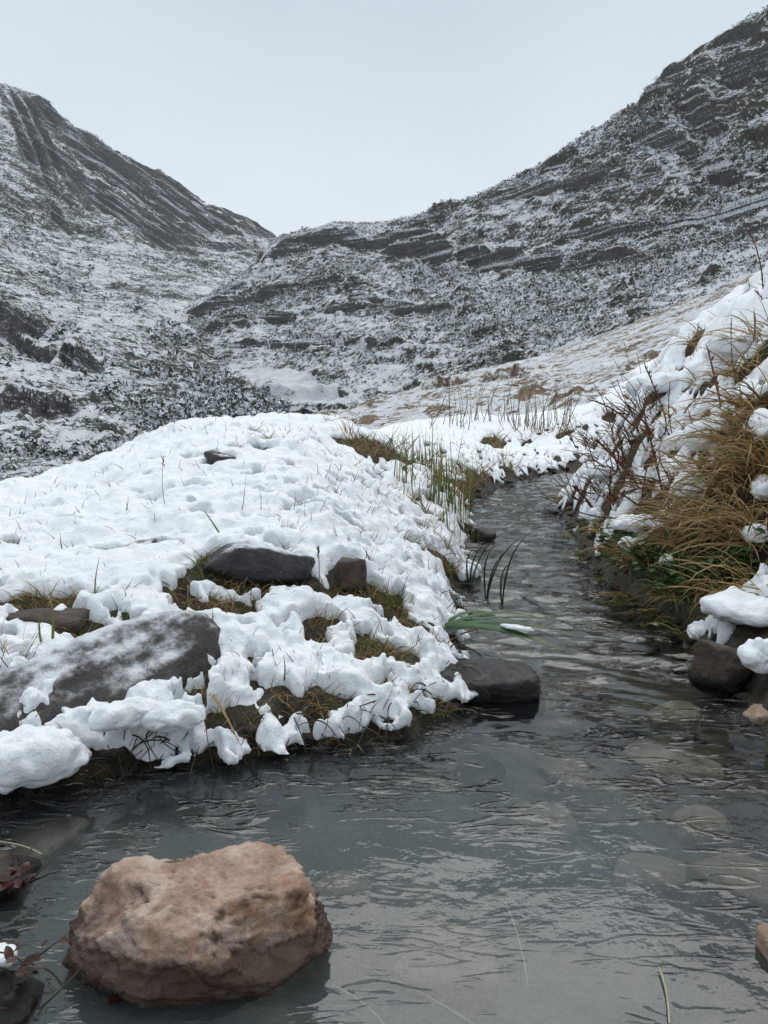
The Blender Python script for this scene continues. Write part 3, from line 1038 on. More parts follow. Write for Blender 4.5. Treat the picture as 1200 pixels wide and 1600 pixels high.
M['rock_pink'] = mat_rock('pink_brown_stone', ((.27, .155, .11), (.50, .345, .27), (.66, .52, .44)), stain=(.055, .028, .015), wet=.052, scale=1.6, rough=.8)
M['rock_slab'] = mat_rock('grey_slab', ((.028, .026, .027), (.065, .058, .056), (.12, .105, .10)), snow=.28, wet=.03, scale=1.0, rough=.55)
M['rock_dark'] = mat_rock('dark_wet_stone', ((.014, .014, .016), (.040, .038, .042), (.085, .08, .085)), snow=.12, wet=.02, scale=1.3, rough=.5)
M['rock_wet'] = mat_rock('bare_wet_stone', ((.016, .015, .017), (.045, .042, .044), (.10, .09, .09)), wet=.02, scale=1.3, rough=.42)
M['rock_brown'] = mat_rock('brown_stone', ((.03, .02, .016), (.075, .05, .038), (.14, .10, .075)), wet=.03, scale=1.4, rough=.6)
M['rock_bed'] = mat_rock('pale_bed_stone', ((.20, .13, .09), (.36, .26, .19), (.46, .36, .28)), scale=1.2, rough=.6)

q = on_water(312, 1455, .03)
_rs = np.random.RandomState(8)
_chips = _rs.normal(size=(34, 3)); _chips /= np.linalg.norm(_chips, axis=1)[:, None]
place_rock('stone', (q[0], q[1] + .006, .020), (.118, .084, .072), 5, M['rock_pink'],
           'pitted pinkish-brown stone standing in the pool in front', sub=6, sharp=45, rough=.07, fine=.095,
           planes=[((.02, -.16, .98), .72), ((-.38, -.84, .40), .82), ((.50, -.78, .38), .84), ((-.92, -.25, .30), .90), ((-.8, .5, .35), .98), ((.97, .1, .22), .92), ((.1, 1, .1), .92), ((.7, .65, .3), 1.0),
                   ((-.2, .75, .62), .92), ((.2, -.85, -.5), .72), ((-.5, -.7, -.45), .80), ((.7, -.4, -.6), .75), ((0, 0, -1), .8), ((-.8, .2, -.6), .85), ((0, .8, -.6), .9)]
                  + [(tuple(c_), 1.0 + .08 * _rs.rand()) for c_ in _chips[:12]],
           scoops=[((.66, -.60, .46), .58, .20), ((-.70, -.22, .60), .40, .22), ((-.12, .62, .74), .22, .14), ((-.06, -.95, .12), .30, .16), ((-.30, .50, .80), .20, .14)])

place_rock('boulder', (-.455, 1.195, .034), (.240, .112, .125), 21, M['rock_slab'],
           'large dark grey boulder dusted with snow on the left bank', rot=(math.radians(10), math.radians(-14), math.radians(40)), sub=5, sharp=11, rough=.05, fine=.022,
           planes=[((.05, -.30, .95), .80), ((-.1, .8, .6), .90), ((1, 0, .1), .95), ((-1, 0, .2), 1.0), ((0, -1, .15), .92), ((.6, -.7, .3), .95), ((-.5, -.8, .3), 1.0), ((0, 1, 0), .95), ((0, 0, -1), .9), ((.5, .7, .4), .95)])
q = spot(392, 905)
place_rock('rock', (q[0] - .005, q[1] + .075, q[2] + .008), (.122, .085, .056), 33, M['rock_dark'], 'flat dark rock with layered edge under the snow crest of the left bank',
           rot=(math.radians(-14), math.radians(9), math.radians(-10)), sharp=12, rough=.05, fine=.02)
q = spot(545, 905)
place_rock('rock', (q[0], q[1] + .02, q[2] - .005), (.036, .034, .046), 34, M['rock_brown'], 'small upright dark brown rock poking from snow right of the flat rock', sub=4, rough=.08)
q = spot(342, 716)
place_rock('rock', (q[0], q[1], q[2] + .0), (.05, .03, .022), 35, M['rock_dark'], 'little dark stone near the top of the snowy left bank', rot=(0, .3, 0), sub=4)
q = spot(185, 858)
place_rock('rock', (q[0], q[1] + .03, q[2] - .022), (.075, .05, .026), 36, M['rock_dark'], 'thin dark stone edge showing through snow behind the large boulder', rot=(0, -.2, .1), sub=4)
q = spot(60, 960)
place_rock('rock', (q[0], q[1] + .03, q[2] - .03), (.08, .05, .038), 37, M['rock_brown'], 'low brown stone in the bare grassy hollow on the far left bank', sub=4)
q = on_water(800, 1070, .02)
place_rock('rock', (q[0] - .035, q[1] + .04, .008), (.130, .085, .056), 38, M['rock_wet'], 'rounded wet grey rock at the water edge below the sword-shaped leaves', rot=(0, math.radians(6), .25), rough=.10, fine=.07, sharp=18)
q = on_water(755, 842, .0)
place_rock('rock', (q[0], q[1], .012), (.055, .05, .045), 39, M['rock_wet'], 'small black rock standing alone in the upper stream', sub=4, rough=.1)
q = on_water(1135, 1060, .02)
place_rock('rock', (q[0] + .012, q[1] + .03, .022), (.050, .045, .060), 40, M['rock_brown'], 'angular brown rock with snow on top at the foot of the right bank', rot=(.1, .2, .5), rough=.08)
q = on_water(1192, 1105, .02)
place_rock('rock', (q[0], q[1], .0), (.026, .03, .02), 41, M['rock_bed'], 'small pale stone at the right bank edge below the angular brown rock', sub=4)
q = on_water(1200, 1478, .01)
place_rock('rock', (q[0] + .014, q[1], .0), (.018, .026, .022), 42, M['rock_bed'], 'light brown stone cut off by the right border beside the pool', sub=4)
q = on_water(12, 1372, .01)
place_rock('rock', (q[0] - .03, q[1] + .01, .0), (.05, .045, .026), 43, M['rock_brown'], 'flat dark stone at the left border of the pool behind the debris', sub=4)
q = on_water(30, 1560, .01)
place_rock('rock', (q[0] - .035, q[1], -.006), (.05, .05, .018), 44, M['rock_brown'], 'dark stone under the heap of dead leaves in the left corner', sub=4)
q = on_water(870, 760, 0)
for px, py, sd, dm, txt in [(890, 770, 51, (.07, .09, .035), 'first'), (860, 800, 52, (.06, .07, .03), ''), (905, 800, 53, (.06, .05, .035), '')]:
    q = on_water(px, py, 0)
    place_rock('rock', (q[0], q[1], .0), dm, sd, M['rock_wet'], {51: 'dark wet stone at the far bend of the stream by the right bank', 52: 'flat dark stone breaking the water midway along the right bank',
               53: 'dark stone against the right bank under the reddish stems'}[sd], sub=4, rough=.1)

# stones lying on the stream bed
bed_spots = [(840, 1310, .050, .030, 'rock_bed', 'pale oval stone under water in the middle of the pool'), (755, 1218, .055, .028, 'rock_wet', 'dark rounded stone under water beside the left bank corner'),
             (1060, 1215, .085, .035, 'rock_bed', 'broad tan stone under water near the right bank'), (1165, 1225, .06, .04, 'rock_brown', 'brown stone under water at the right edge of the stream'),
             (1165, 1400, .060, .035, 'rock_bed', 'tan stone under water low on the right side of the pool'), (535, 1410, .04, .025, 'rock_bed', 'pale stone under water just right of the pinkish stone'),
             (690, 1510, .07, .03, 'rock_bed', 'blurred pale stone under water at the bottom of the pool'), (960, 1150, .06, .03, 'rock_brown', 'brown stone under water below the riffle'),
             (1000, 1020, .07, .03, 'rock_brown', 'brown stone under water left of the angular rock'), (960, 1330, .05, .022, 'rock_brown', 'small brown stone under water right of the pale oval stone'),
             (1100, 1310, .05, .03, 'rock_bed', 'tan stone under water between the two stones of the right side'), (120, 1290, .06, .03, 'rock_brown', 'brown stone under water at the foot of the left bank'),
             (430, 1270, .05, .025, 'rock_brown', 'brown stone under water behind the pinkish stone'), (60, 1340, .06, .035, 'rock_bed', 'pale stone under water near the left border')]
bed_spots += [(1130, 1150, .05, .03, 'rock_brown', 'brown stone under water below the angular rock'), (1050, 1130, .06, .03, 'rock_bed', 'tan stone under water in the riffle right of the wet rock'),
              (1190, 1310, .06, .035, 'rock_brown', 'dark brown stone under water at the right border'), (900, 1090, .05, .022, 'rock_bed', 'small tan stone under water beside the wet rock'),
              (1120, 1480, .05, .03, 'rock_brown', 'brown stone under water low at the right'), (1010, 1390, .045, .022, 'rock_bed', 'faint tan stone under water right of the pool centre'),
              (1180, 1170, .05, .03, 'rock_bed', 'tan stone under water close to the right bank edge'), (880, 1220, .05, .02, 'rock_bed', 'faint tan stone under water above the pale oval stone')]
for i, (px, py, a, c, mt, lab) in enumerate(bed_spots):
    q = on_water(px, py, -.055)
    place_rock('bed_stone', (q[0], q[1], -.046 if a > .055 else -.042), (a, a * .8, c), 70 + i, M[mt], lab, rot=(0, 0, i * 1.3), sub=4, rough=.06, sharp=6, group='stones lying on the stream bed')

# ------------------------------------------------------------------ snow lying on things
def snow_clump(loc, dims, seed, label, rot=0.0, rough=.22, sub=4):
    D, F = ico_sphere(sub)
    dims = np.array(dims, float)
    P = D * dims
    Nn = D / dims; Nn /= np.linalg.norm(Nn, axis=1)[:, None]
    mn = dims.min()
    k = .55 / mn
    h = .55 * perlin(P[:, 0] * k + seed, P[:, 1] * k, P[:, 2] * k) + .45 * np.abs(perlin(P[:, 0] * k * 2.1, P[:, 1] * k * 2.1 + seed, P[:, 2] * k * 2.1)) + .22 * fbm(P[:, 0] * 55, P[:, 1] * 55, P[:, 2] * 55 + seed, 3) * min(1, .03 / mn)
    V = P + Nn * (h * mn * 1.1)[:, None]
    V[:, 2] = np.where(V[:, 2] < 0, V[:, 2] * .6, V[:, 2])
    me = mesh_from('snow_clump', V, F)
    o = link('snow_clump', me, M['snow'], label=label, category='snow', group='clumps of snow resting on things')
    o.location = loc
    o.rotation_euler = (0, 0, rot)
    return o


# ------------------------------------------------------------------ blades, stems and leaves
class Strands:
    """ribbons and tubes collected into one mesh"""
    def __init__(self, seed):
        self.v, self.f, self.t, self.a = [], [], [], []
        self.n = 0
        self.rs = np.random.RandomState(seed)

    def _add(self, V, F, tint, along):
        self.v.append(V); self.f.append(F + self.n); self.n += len(V)
        self.t.append(np.full(len(V), tint)); self.a.append(along)

    def path(self, P, width, side=None, fold=.25, tint=None, shape='blade', seg=None):
        """flat leaf along the points P"""
        P = np.asarray(P, float)
        n = len(P)
        T = np.gradient(P, axis=0); T /= np.linalg.norm(T, axis=1)[:, None] + 1e-9
        if side is None:
            side = np.cross(T.mean(0), self.rs.normal(size=3))
        side = np.asarray(side, float)
        S = side[None] - (T @ side)[:, None] * T; S /= np.linalg.norm(S, axis=1)[:, None] + 1e-9
        U = np.cross(S, T)
        t = np.linspace(0, 1, n)
        if shape == 'blade':
            w = width * np.minimum(1, .55 + t * 2) * np.clip(1 - t, 0, 1) ** .65
        elif shape == 'leaf':
            w = width * np.sin(np.pi * np.clip(t, .02, 1) ** .8) ** .8 + 1e-4
        else:
            w = width * (1 - .5 * t)
        w = np.maximum(w, width * .03)
        V = np.concatenate([P - S * w[:, None] * .5, P - U * (w * fold)[:, None], P + S * w[:, None] * .5])
        i = np.arange(n - 1)
        F = np.concatenate([np.stack([i, i + 1, n + i + 1, n + i], 1), np.stack([n + i, n + i + 1, 2 * n + i + 1, 2 * n + i], 1)])
        self._add(V, F, self.rs.rand() if tint is None else tint, np.tile(t, 3))

    def tube(self, P, r0, r1, tint=None, sides=5, wob=0.0):
        P = np.asarray(P, float); n = len(P)
        T = np.gradient(P, axis=0); T /= np.linalg.norm(T, axis=1)[:, None] + 1e-9
        ref = np.array([.31, .52, .79]) if abs(T[0] @ np.array([.31, .52, .79])) < .9 else np.array([1., 0, 0])
        S = np.cross(T, ref); S /= np.linalg.norm(S, axis=1)[:, None]
        U = np.cross(S, T)
        t = np.linspace(0, 1, n)
        r = (r0 + (r1 - r0) * t) * (1 + wob * self.rs.normal(size=n))
        ang = np.arange(sides) * 2 * np.pi / sides
        V = (P[:, None] + r[:, None, None] * (np.cos(ang)[None, :, None] * S[:, None] + np.sin(ang)[None, :, None] * U[:, None])).reshape(-1, 3)
        i, j = np.meshgrid(np.arange(n - 1), np.arange(sides), indexing='ij')
        a = (i * sides + j).ravel(); b = (i * sides + (j + 1) % sides).ravel()
        self._add(V, np.stack([a, b, b + sides, a + sides], 1), self.rs.rand() if tint is None else tint, np.repeat(t, sides))

    def arc(self, p0, az, length, e0, e1, seg=6, bend=0.0):
        """curve that leaves p0 at elevation e0 and ends at elevation e1 (degrees)"""
        t = (np.arange(seg) + .5) / seg
        e = np.radians(e0 + (e1 - e0) * t ** 1.2)
        a = az + bend * t
        st = np.stack([np.cos(e) * np.cos(a), np.cos(e) * np.sin(a), np.sin(e)], 1) * (length / seg)
        return np.concatenate([np.asarray(p0, float)[None], np.asarray(p0, float) + np.cumsum(st, 0)])

    def build(self, name, material, parent=None, origin=(0, 0, 0), **props):
        V = np.concatenate(self.v) - np.asarray(origin, float)
        me = mesh_from(name, V, np.concatenate(self.f))
        set_attr(me, 'tint', np.concatenate(self.t)); set_attr(me, 'along', np.concatenate(self.a))
        return link(name, me, material, parent, **props)


def bez(p0, p1, n=7, bow=(0, 0, 0)):
    p0, p1, bow = np.asarray(p0, float), np.asarray(p1, float), np.asarray(bow, float)
    t = np.linspace(0, 1, n)[:, None]
    return p0 + (p1 - p0) * t + bow * 4 * t * (1 - t)


def at_depth(px, py, y):
    d = ray(px, py)
    return np.array([0, 0, CAM_H]) + d * (y / d[1])


seed_ = [100]


def nseed():
    seed_[0] += 1
    return seed_[0]


def tussock(name, px, py, n, length, green, label, category='grass', group=None, az=None, spread=3.14, e0=(40, 85), e1=(-50, 40), width=.004, radius=.03, mats=('grass_dry', 'grass_green'), lift=.0, pos=None):
    p = spot(px, py, lift) if pos is None else np.asarray(pos, float)
    root = empty(name, tuple(p), label=label, category=category)
    if group:
        root['group'] = group
    rs = np.random.RandomState(nseed())
    for mname, cnt, nm in ((mats[0], int(n * (1 - green)), 'dry_blades'), (mats[1], int(n * green), 'green_blades')):
        if cnt < 1:
            continue
        s = Strands(nseed())
        for _ in range(cnt):
            a = rs.rand() * 6.283 if az is None else az + spread * (rs.rand() - .5)
            rr = radius * math.sqrt(rs.rand()); b = rs.rand() * 6.283
            o = np.array([rr * math.cos(b), rr * math.sin(b), -.01])
            L = length * (.45 + .75 * rs.rand())
            s.path(s.arc(o, a, L, rs.uniform(*e0), rs.uniform(*e1), 6, rs.normal() * .4), width * (.6 + .7 * rs.rand()))
        s.build(nm, M[mname], root, kind='stuff')
    return root


# --- tall straw tussocks hanging over the right bank
LEFTWARD = math.pi * 1.05
rt = [(1165, 830, 170, .26, .05, 'large straw-coloured tussock hanging over the leafy undercut of the right bank'),
      (1080, 850, 150, .22, .10, 'drooping golden tussock above the dark green leaves on the right bank'),
      (1010, 875, 110, .17, .25, 'shorter brown-green tussock nearest the stream on the right bank'),
      (1195, 740, 170, .28, .03, 'long golden tussock at the right border halfway up the bank'),
      (1130, 760, 130, .22, .04, 'straw tussock between two snow clumps on the right bank'),
      (1190, 640, 140, .25, .03, 'yellow-brown tussock at the right border above the long golden one'),
      (1105, 540, 90, .20, .05, 'dark gold tussock standing on the snowy crest of the right bank'),
      (1195, 540, 110, .24, .03, 'dry tussock at the right border near the top of the bank'),
      (960, 655, 90, .20, .0, 'reddish-brown tussock in the dark hollow at the left end of the right bank'),
      (1190, 930, 110, .20, .15, 'low straw tussock above the snow-topped brown rock'),
      (1050, 770, 70, .20, .0, 'thin straw tussock behind the reddish stems of the right bank')]
rt += [(960, 722, 40, .14, .0, 'reddish tuft among the red twigs over the snow pad'), (1000, 645, 46, .15, .0, 'reddish tuft at the right edge of the dark hollow'), (1045, 602, 40, .14, .0, 'straw tuft on the broad snow clump of the upper bank'),
       (1080, 655, 50, .15, .0, 'straw tuft above the long snow clump'), (1020, 768, 50, .15, .05, 'straw tuft at the foot of the tall thick stem'), (905, 705, 40, .16, .0, 'reddish tuft by the water at the far end of the right bank'),
       (1120, 600, 44, .15, .0, 'straw tuft below the crest tussock'), (1060, 560, 36, .14, .0, 'reddish tuft on the crest snow'), (1010, 690, 40, .13, .0, 'reddish tuft left of the thin orange one'), (985, 780, 44, .13, .05, 'reddish tuft low between the twigs and the tussocks')]
rt += [(1175, 590, 110, .22, .02, 'orange-brown tussock between the border tussocks below the crest'), (1140, 690, 120, .20, .02, 'orange tussock right of the long snow clump'),
       (1195, 690, 120, .24, .02, 'orange tussock at the right border under the tall snow clump'), (1100, 820, 130, .20, .06, 'orange-brown tussock just above the drooping golden one'),
       (1160, 780, 140, .24, .03, 'bushy orange tussock beside the hanging snow clump'), (1060, 720, 60, .16, .02, 'thin orange tuft behind the tall thick stem'),
       (1150, 480, 50, .18, .02, 'small straw tuft on the skyline near the right border'), (1085, 500, 36, .14, .05, 'small straw tuft on the skyline left of the crest tussock'),
       (930, 690, 60, .16, .0, 'reddish-brown tuft at the far left end of the right bank'), (1190, 850, 150, .24, .05, 'thick golden tussock at the right border above the leaves'),
       (950, 830, 60, .12, .3, 'small mixed tuft at the nose of the right bank'), (1140, 920, 70, .14, .3, 'straw fringe at the waterline left of the snow cap'), (1195, 430, 50, .2, .0, 'dry tuft at the right border on the skyline')]
for px, py, n, L, g, lab in rt:
    red = 'stem_red' if 'reddish' in lab else 'grass_dry'
    n = int(n * .78)
    tussock('grass_tussock', px, py, n, L, g, lab, group='tussocks on the right bank', az=LEFTWARD, spread=3.6, e0=(15, 75), e1=(-75, 10), width=.0058, radius=.075, mats=(red, 'grass_green'))

for px, py, n, L, g, lab in [(905, 838, 46, .10, .3, 'small hanging tuft at the waterline under the bank snow'), (925, 872, 50, .10, .4, 'hanging tuft at the waterline below the nose of the right bank'), (950, 905, 60, .11, .4, 'hanging green-brown tuft left of the leafy undercut'),
                             (985, 938, 60, .10, .5, 'green-brown fringe at the waterline below the leafy undercut'), (1035, 962, 60, .10, .4, 'straw-green fringe at the waterline in the middle of the undercut'), (1085, 985, 50, .09, .3, 'straw fringe at the waterline beside the angular rock'),
                             (885, 795, 40, .10, .1, 'brown hanging tuft beside the far dark stones'), (1060, 925, 70, .11, .5, 'green-brown tuft filling the undercut behind the fringe'), (935, 628, 60, .22, .0, 'reddish tussock on the skyline left of the dark hollow'),
                             (985, 612, 60, .2, .0, 'reddish tussock under the snow cap of the dark hollow')]:
    tussock('grass_tussock', px, py, n, L, g, lab, group='tussocks on the right bank', az=LEFTWARD + .2, spread=3.0, e0=(0, 60), e1=(-85, -20), width=.004, radius=.06, mats=('stem_red' if 'reddish' in lab else 'grass_dry', 'grass_green'))

# leafy plants in the undercut of the right bank
for i, (px, py, lab) in enumerate([(1010, 905, 'dark green leafy plant at the waterline left under the tussocks'), (1060, 900, 'dark green leafy plant in the middle of the undercut bank'),
                                   (1110, 905, 'dark green leafy plant below the large straw-coloured tussock'), (1160, 890, 'dark green leafy plant at the right end of the undercut'),
                                   (970, 860, 'small leafy plant beside the snowy point of the right bank')]):
    p = spot(px, py)
    root = empty('leafy_plant', tuple(p), label=lab, category='plant', group='leafy plants on the right bank')
    s = Strands(nseed()); rs = s.rs
    for _ in range(170):
        o = rs.normal(size=3) * np.array([.045, .035, .03])
        a = LEFTWARD + .4 + rs.normal() * 1.1
        L = rs.uniform(.014, .03)
        s.path(s.arc(o, a, L, rs.uniform(0, 60), rs.uniform(-60, 10), 4), L * .65, shape='leaf', side=(math.sin(a), -math.cos(a), rs.normal() * .4))
    s.build('leaves', M['leafy'], root, kind='stuff')
    s = Strands(nseed())
    for _ in range(12):
        s.tube(s.arc(s.rs.normal(size=3) * .02, LEFTWARD + s.rs.normal(), .06, 50, -10, 4), .0012, .0006)
    s.build('stems', M['grass_green'], root, kind='stuff')

# --- reddish-brown dried stems on the right bank: (base, tip, thickness)
stems = [((1043, 655), (1007, 569), .006), ((1131, 650), (1106, 545), .006), ((990, 575), (975, 535), .009), ((1002, 590), (995, 552), .006), ((1040, 785), (1008, 655), .0075),
         ((1000, 672), (921, 625), .006), ((1005, 760), (935, 690), .007), ((932, 800), (897, 762), .008), ((975, 720), (965, 672), .007), ((955, 790), (953, 745), .007),
         ((985, 800), (905, 800), .0045), ((1060, 800), (1030, 720), .005), ((1020, 720), (990, 640), .0045), ((960, 700), (942, 640), .005), ((1060, 700), (1047, 600), .003),
         ((1090, 720), (1075, 640), .003), ((1010, 790), (960, 765), .005), ((1150, 600), (1143, 500), .003), ((1192, 470), (1172, 365), .004), ((1200, 480), (1180, 455), .004),
         ((975, 600), (958, 560), .005), ((1000, 800), (1020, 700), .0035), ((940, 760), (915, 720), .004)]
where = {0: 'behind the crest snow', 1: 'standing before the crest tussock', 2: 'thick and short on the skyline of the right bank', 3: 'beside the thick short one on the skyline', 4: 'tall and thick in the middle of the right bank',
         5: 'leaning far left out of the dark hollow', 6: 'leaning left over the bank snow', 7: 'stout and low by the water', 8: 'short and upright over the bank snow', 9: 'short and upright near the water edge',
         10: 'lying flat just above the water', 11: 'beside the tall thick one', 12: 'thin above the tall thick one', 13: 'at the left end of the right bank', 14: 'thin and upright high on the bank snow',
         15: 'thin before the bank snow under the crest', 16: 'lying low between the stout one and the tussocks', 17: 'thin and tall on the crest by the border', 18: 'dark and tall in the upper right corner of the bank',
         19: 'short and slanting at the right border', 20: 'slanting on the far skyline of the right bank', 21: 'leaning right before the tall thick one', 22: 'slanting left above the stout low one'}
for i, (b0, t0, w) in enumerate(stems):
    p = spot(*b0)
    tip = at_depth(t0[0], t0[1], p[1] - .03)
    tip0 = tip - p
    root = empty('dry_stem', tuple(p), label='reddish-brown dried stem ' + where[i], category='stem', group='reddish dried stems on the right bank')
    s = Strands(nseed()); rs = s.rs
    bow = rs.normal(size=3) * .05 * np.linalg.norm(tip0)
    C = bez((0, 0, -.02), tip0, 14, bow)
    s.tube(C, w * .60, w * .42, sides=6, wob=.18)
    s.build('stem', M['stem_red'], root)
    s = Strands(nseed())
    for k in range(3, 14):
        for _ in range(3):
            dv = rs.normal(size=3); dv[2] = abs(dv[2])
            ax = tip0 / np.linalg.norm(tip0)
            e = C[k] + (dv * .5 + ax * .8) * w * rs.uniform(1.2, 3.2)
            s.path(bez(C[k], e, 4), w * .7, shape='leaf')
    s.build('dried_leaflets', M['stem_red'], root, kind='stuff')
# fine red twigs tangled among them
for i, (px, py, lab) in enumerate([(940, 700, 'tangle of thin red twigs at the left end of the right bank'), (985, 740, 'tangle of thin red twigs among the thick stems'), (930, 780, 'low tangle of thin red twigs over the water'),
                                   (1030, 690, 'sparse thin red twigs over the snow above the thick stems'), (1010, 650, 'thin twigs rising from the dark hollow of the right bank')]):
    p = spot(px, py)
    root = empty('twig_tangle', tuple(p), label=lab, category='twigs', group='red twig tangles')
    s = Strands(nseed()); rs = s.rs
    for _ in range(40):
        o = rs.normal(size=3) * np.array([.06, .08, .015])
        C = s.arc(o, LEFTWARD + rs.normal() * 1.0, rs.uniform(.06, .2), rs.uniform(10, 80), rs.uniform(-10, 60), 6, rs.normal() * .6)
        s.tube(C, .0024, .0012, sides=4)
        if rs.rand() < .5:
            s.tube(s.arc(C[3], rs.rand() * 6.28, .05, 50, 20, 4), .0011, .0006, sides=4)
    s.build('twigs', M['stem_red'], root, kind='stuff')

# --- snow clumps on the right bank, on rocks and leaves
for px, py, dm, lab, lift in [(1105, 700, (.10, .07, .045), 'long snow clump bent over the straw below the crest of the right bank', .04), (1085, 790, (.055, .06, .045), 'snow clump caught in straw in the middle of the right bank', .06),
                              (1195, 700, (.05, .06, .042), 'tall snow clump at the right border', .06), (1195, 790, (.035, .045, .032), 'hanging snow clump at the right border below the tall one', .05),
                              (1160, 970, (.095, .06, .032), 'snow cap on the angular brown rock of the right bank', .035), (1100, 1000, (.035, .035, .02), 'small snow patch left on the angular brown rock', .03),
                              (1190, 1040, (.03, .035, .03), 'snow lump at the right border below the snow cap', .02), (1060, 610, (.12, .12, .05), 'broad snow clump on the upper right bank', .04),
                              (1010, 610, (.12, .08, .05), 'snow cap above the dark hollow of the right bank', .03), (930, 850, (.028, .04, .025), 'snow tip at the nose of the right bank', .02),
                              (985, 900, (.03, .03, .02), 'tiny snow patch on leaves near the waterline', .03), (1000, 830, (.10, .05, .025), 'flat snow strip above the leafy undercut', .03),
                              (1150, 560, (.10, .1, .05), 'snow clump near the top of the right bank by the border', .04), (950, 745, (.09, .10, .035), 'snow pad between the red twigs', .03),
                              (1180, 870, (.03, .03, .022), 'snow fleck on the large straw-coloured tussock', .08), (1040, 940, (.02, .02, .014), 'snow fleck on the dark green leaves', .05)]:
    p = spot(px, py)
    snow_clump((p[0], p[1], p[2] + lift * .5), dm, nseed(), lab, rot=px * .01)
snow_clump((-.475, .985, .055), (.082, .05, .038), 301, 'thick rounded snow clump on the front foot of the large boulder', .35, sub=5)
snow_clump((-.36, 1.06, .085), (.05, .025, .02), 302, 'knobbly snow patch on the lower face of the large boulder', .5)
snow_clump((-.30, 1.075, .075), (.04, .03, .02), 303, 'knobbly snow patch at the right foot of the large boulder', .3)

# --- left bank: single blades and stalks pushed up through the snow
singles = [((150, 935), (156, 868), .004, 'green', 'single green blade upright behind the large boulder', 0), ((260, 792), (255, 715), .0022, 'dry', 'thin stalk with seed head standing highest on the left bank', 1),
           ((375, 800), (384, 740), .0022, 'dark', 'thin upright stalk in the middle of the left bank snow', 0), ((495, 935), (497, 855), .003, 'dark', 'dark stalk with narrow seed head right of the flat rock', 1),
           ((512, 968), (514, 935), .003, 'green', 'short green blade below the dark stalk', 0), ((440, 1062), (443, 1022), .004, 'green', 'short green blade near the front edge of the left bank', 0),
           ((320, 905), (296, 872), .004, 'green', 'green blade leaning left of the flat rock', 0), ((352, 835), (316, 795), .0045, 'green', 'green blade bent left on the snow above the flat rock', 0),
           ((190, 800), (200, 772), .003, 'dark', 'short dark blade on the upper left snow', 0), ((205, 800), (196, 780), .003, 'dark', 'shorter dark blade beside the short dark one', 0),
           ((98, 850), (95, 832), .003, 'dark', 'stub of grass on the far left snow', 0), ((60, 865), (45, 850), .002, 'dark', 'thin curled blade at the left border snow', 0),
           ((545, 755), (560, 733), .003, 'dark', 'dark blade leaning right on the upper bank snow', 0), ((405, 800), (405, 758), .002, 'dark', 'hair-thin stalk beside the thin upright one', 0),
           ((455, 800), (462, 765), .002, 'dark', 'hair-thin stalk leaning right in the upper snow', 0), ((425, 780), (445, 762), .002, 'dark', 'thin dark blade lying on the upper snow', 0),
           ((640, 880), (628, 850), .003, 'green', 'thin blade right of the bare grassy hollow', 0), ((430, 1030), (425, 1010), .004, 'dark', 'dark stub near the front of the left bank', 0),
           ((80, 1000), (78, 930), .006, 'green', 'broad green blade in the hollow left of the boulder', 0), ((70, 1005), (66, 945), .005, 'green', 'second broad blade in the hollow left of the boulder', 0)]
cm = {'green': 'grass_green', 'dry': 'grass_dry', 'dark': 'grass_dark'}
for b0, t0, w, c, lab, head in singles:
    p = spot(*b0)
    tip = at_depth(t0[0], t0[1], p[1] - .01) - p
    s = Strands(nseed()); rs = s.rs
    L = np.linalg.norm(tip)
    if head:
        root = empty('grass_stalk', tuple(p), label=lab, category='grass')
        C = bez((0, 0, -.02), tip, 8, rs.normal(size=3) * .04 * L)
        s.tube(C, w * .35, w * .25)
        s.build('stalk', M[cm[c]], root)
        s = Strands(nseed())
        for k in range(16):
            q = tip * (1 - .22 * rs.rand())
            s.path(bez(q, q + np.array([rs.normal() * .003, rs.normal() * .003, .007]), 4), .0022, shape='leaf')
        s.build('seed_head', M['stem_red' if c == 'dry' else 'grass_dark'], root)
    else:
        s.path(bez((0, 0, -.02), tip, 8, rs.normal(size=3) * .10 * L), w, side=(1, .2, 0))
        o = s.build('grass_sprig', M[cm[c]], None, label=lab, category='grass')
        o.location = tuple(p)
# a long blade folded over at the front edge
p = spot(330, 1092)
s = Strands(900)
C = np.concatenate([bez((0, 0, .005), at_depth(292, 1008, p[1] - .01) - p, 7, (.008, 0, 0))])
s.path(C, .004, side=(1, 0, 0)); root = empty('folded_blade', tuple(p), label='long dry blade folded over at the front edge of the left bank', category='grass')
s.build('upper_blade', M['grass_dark'], root)
s = Strands(901)
s.path(bez((0, 0, .008), at_depth(378, 1168, p[1] - .09) - p, 8, (-.004, 0, .012)), .006, side=(1, 0, .4)); s.build('lower_blade', M['grass_dry'], root)
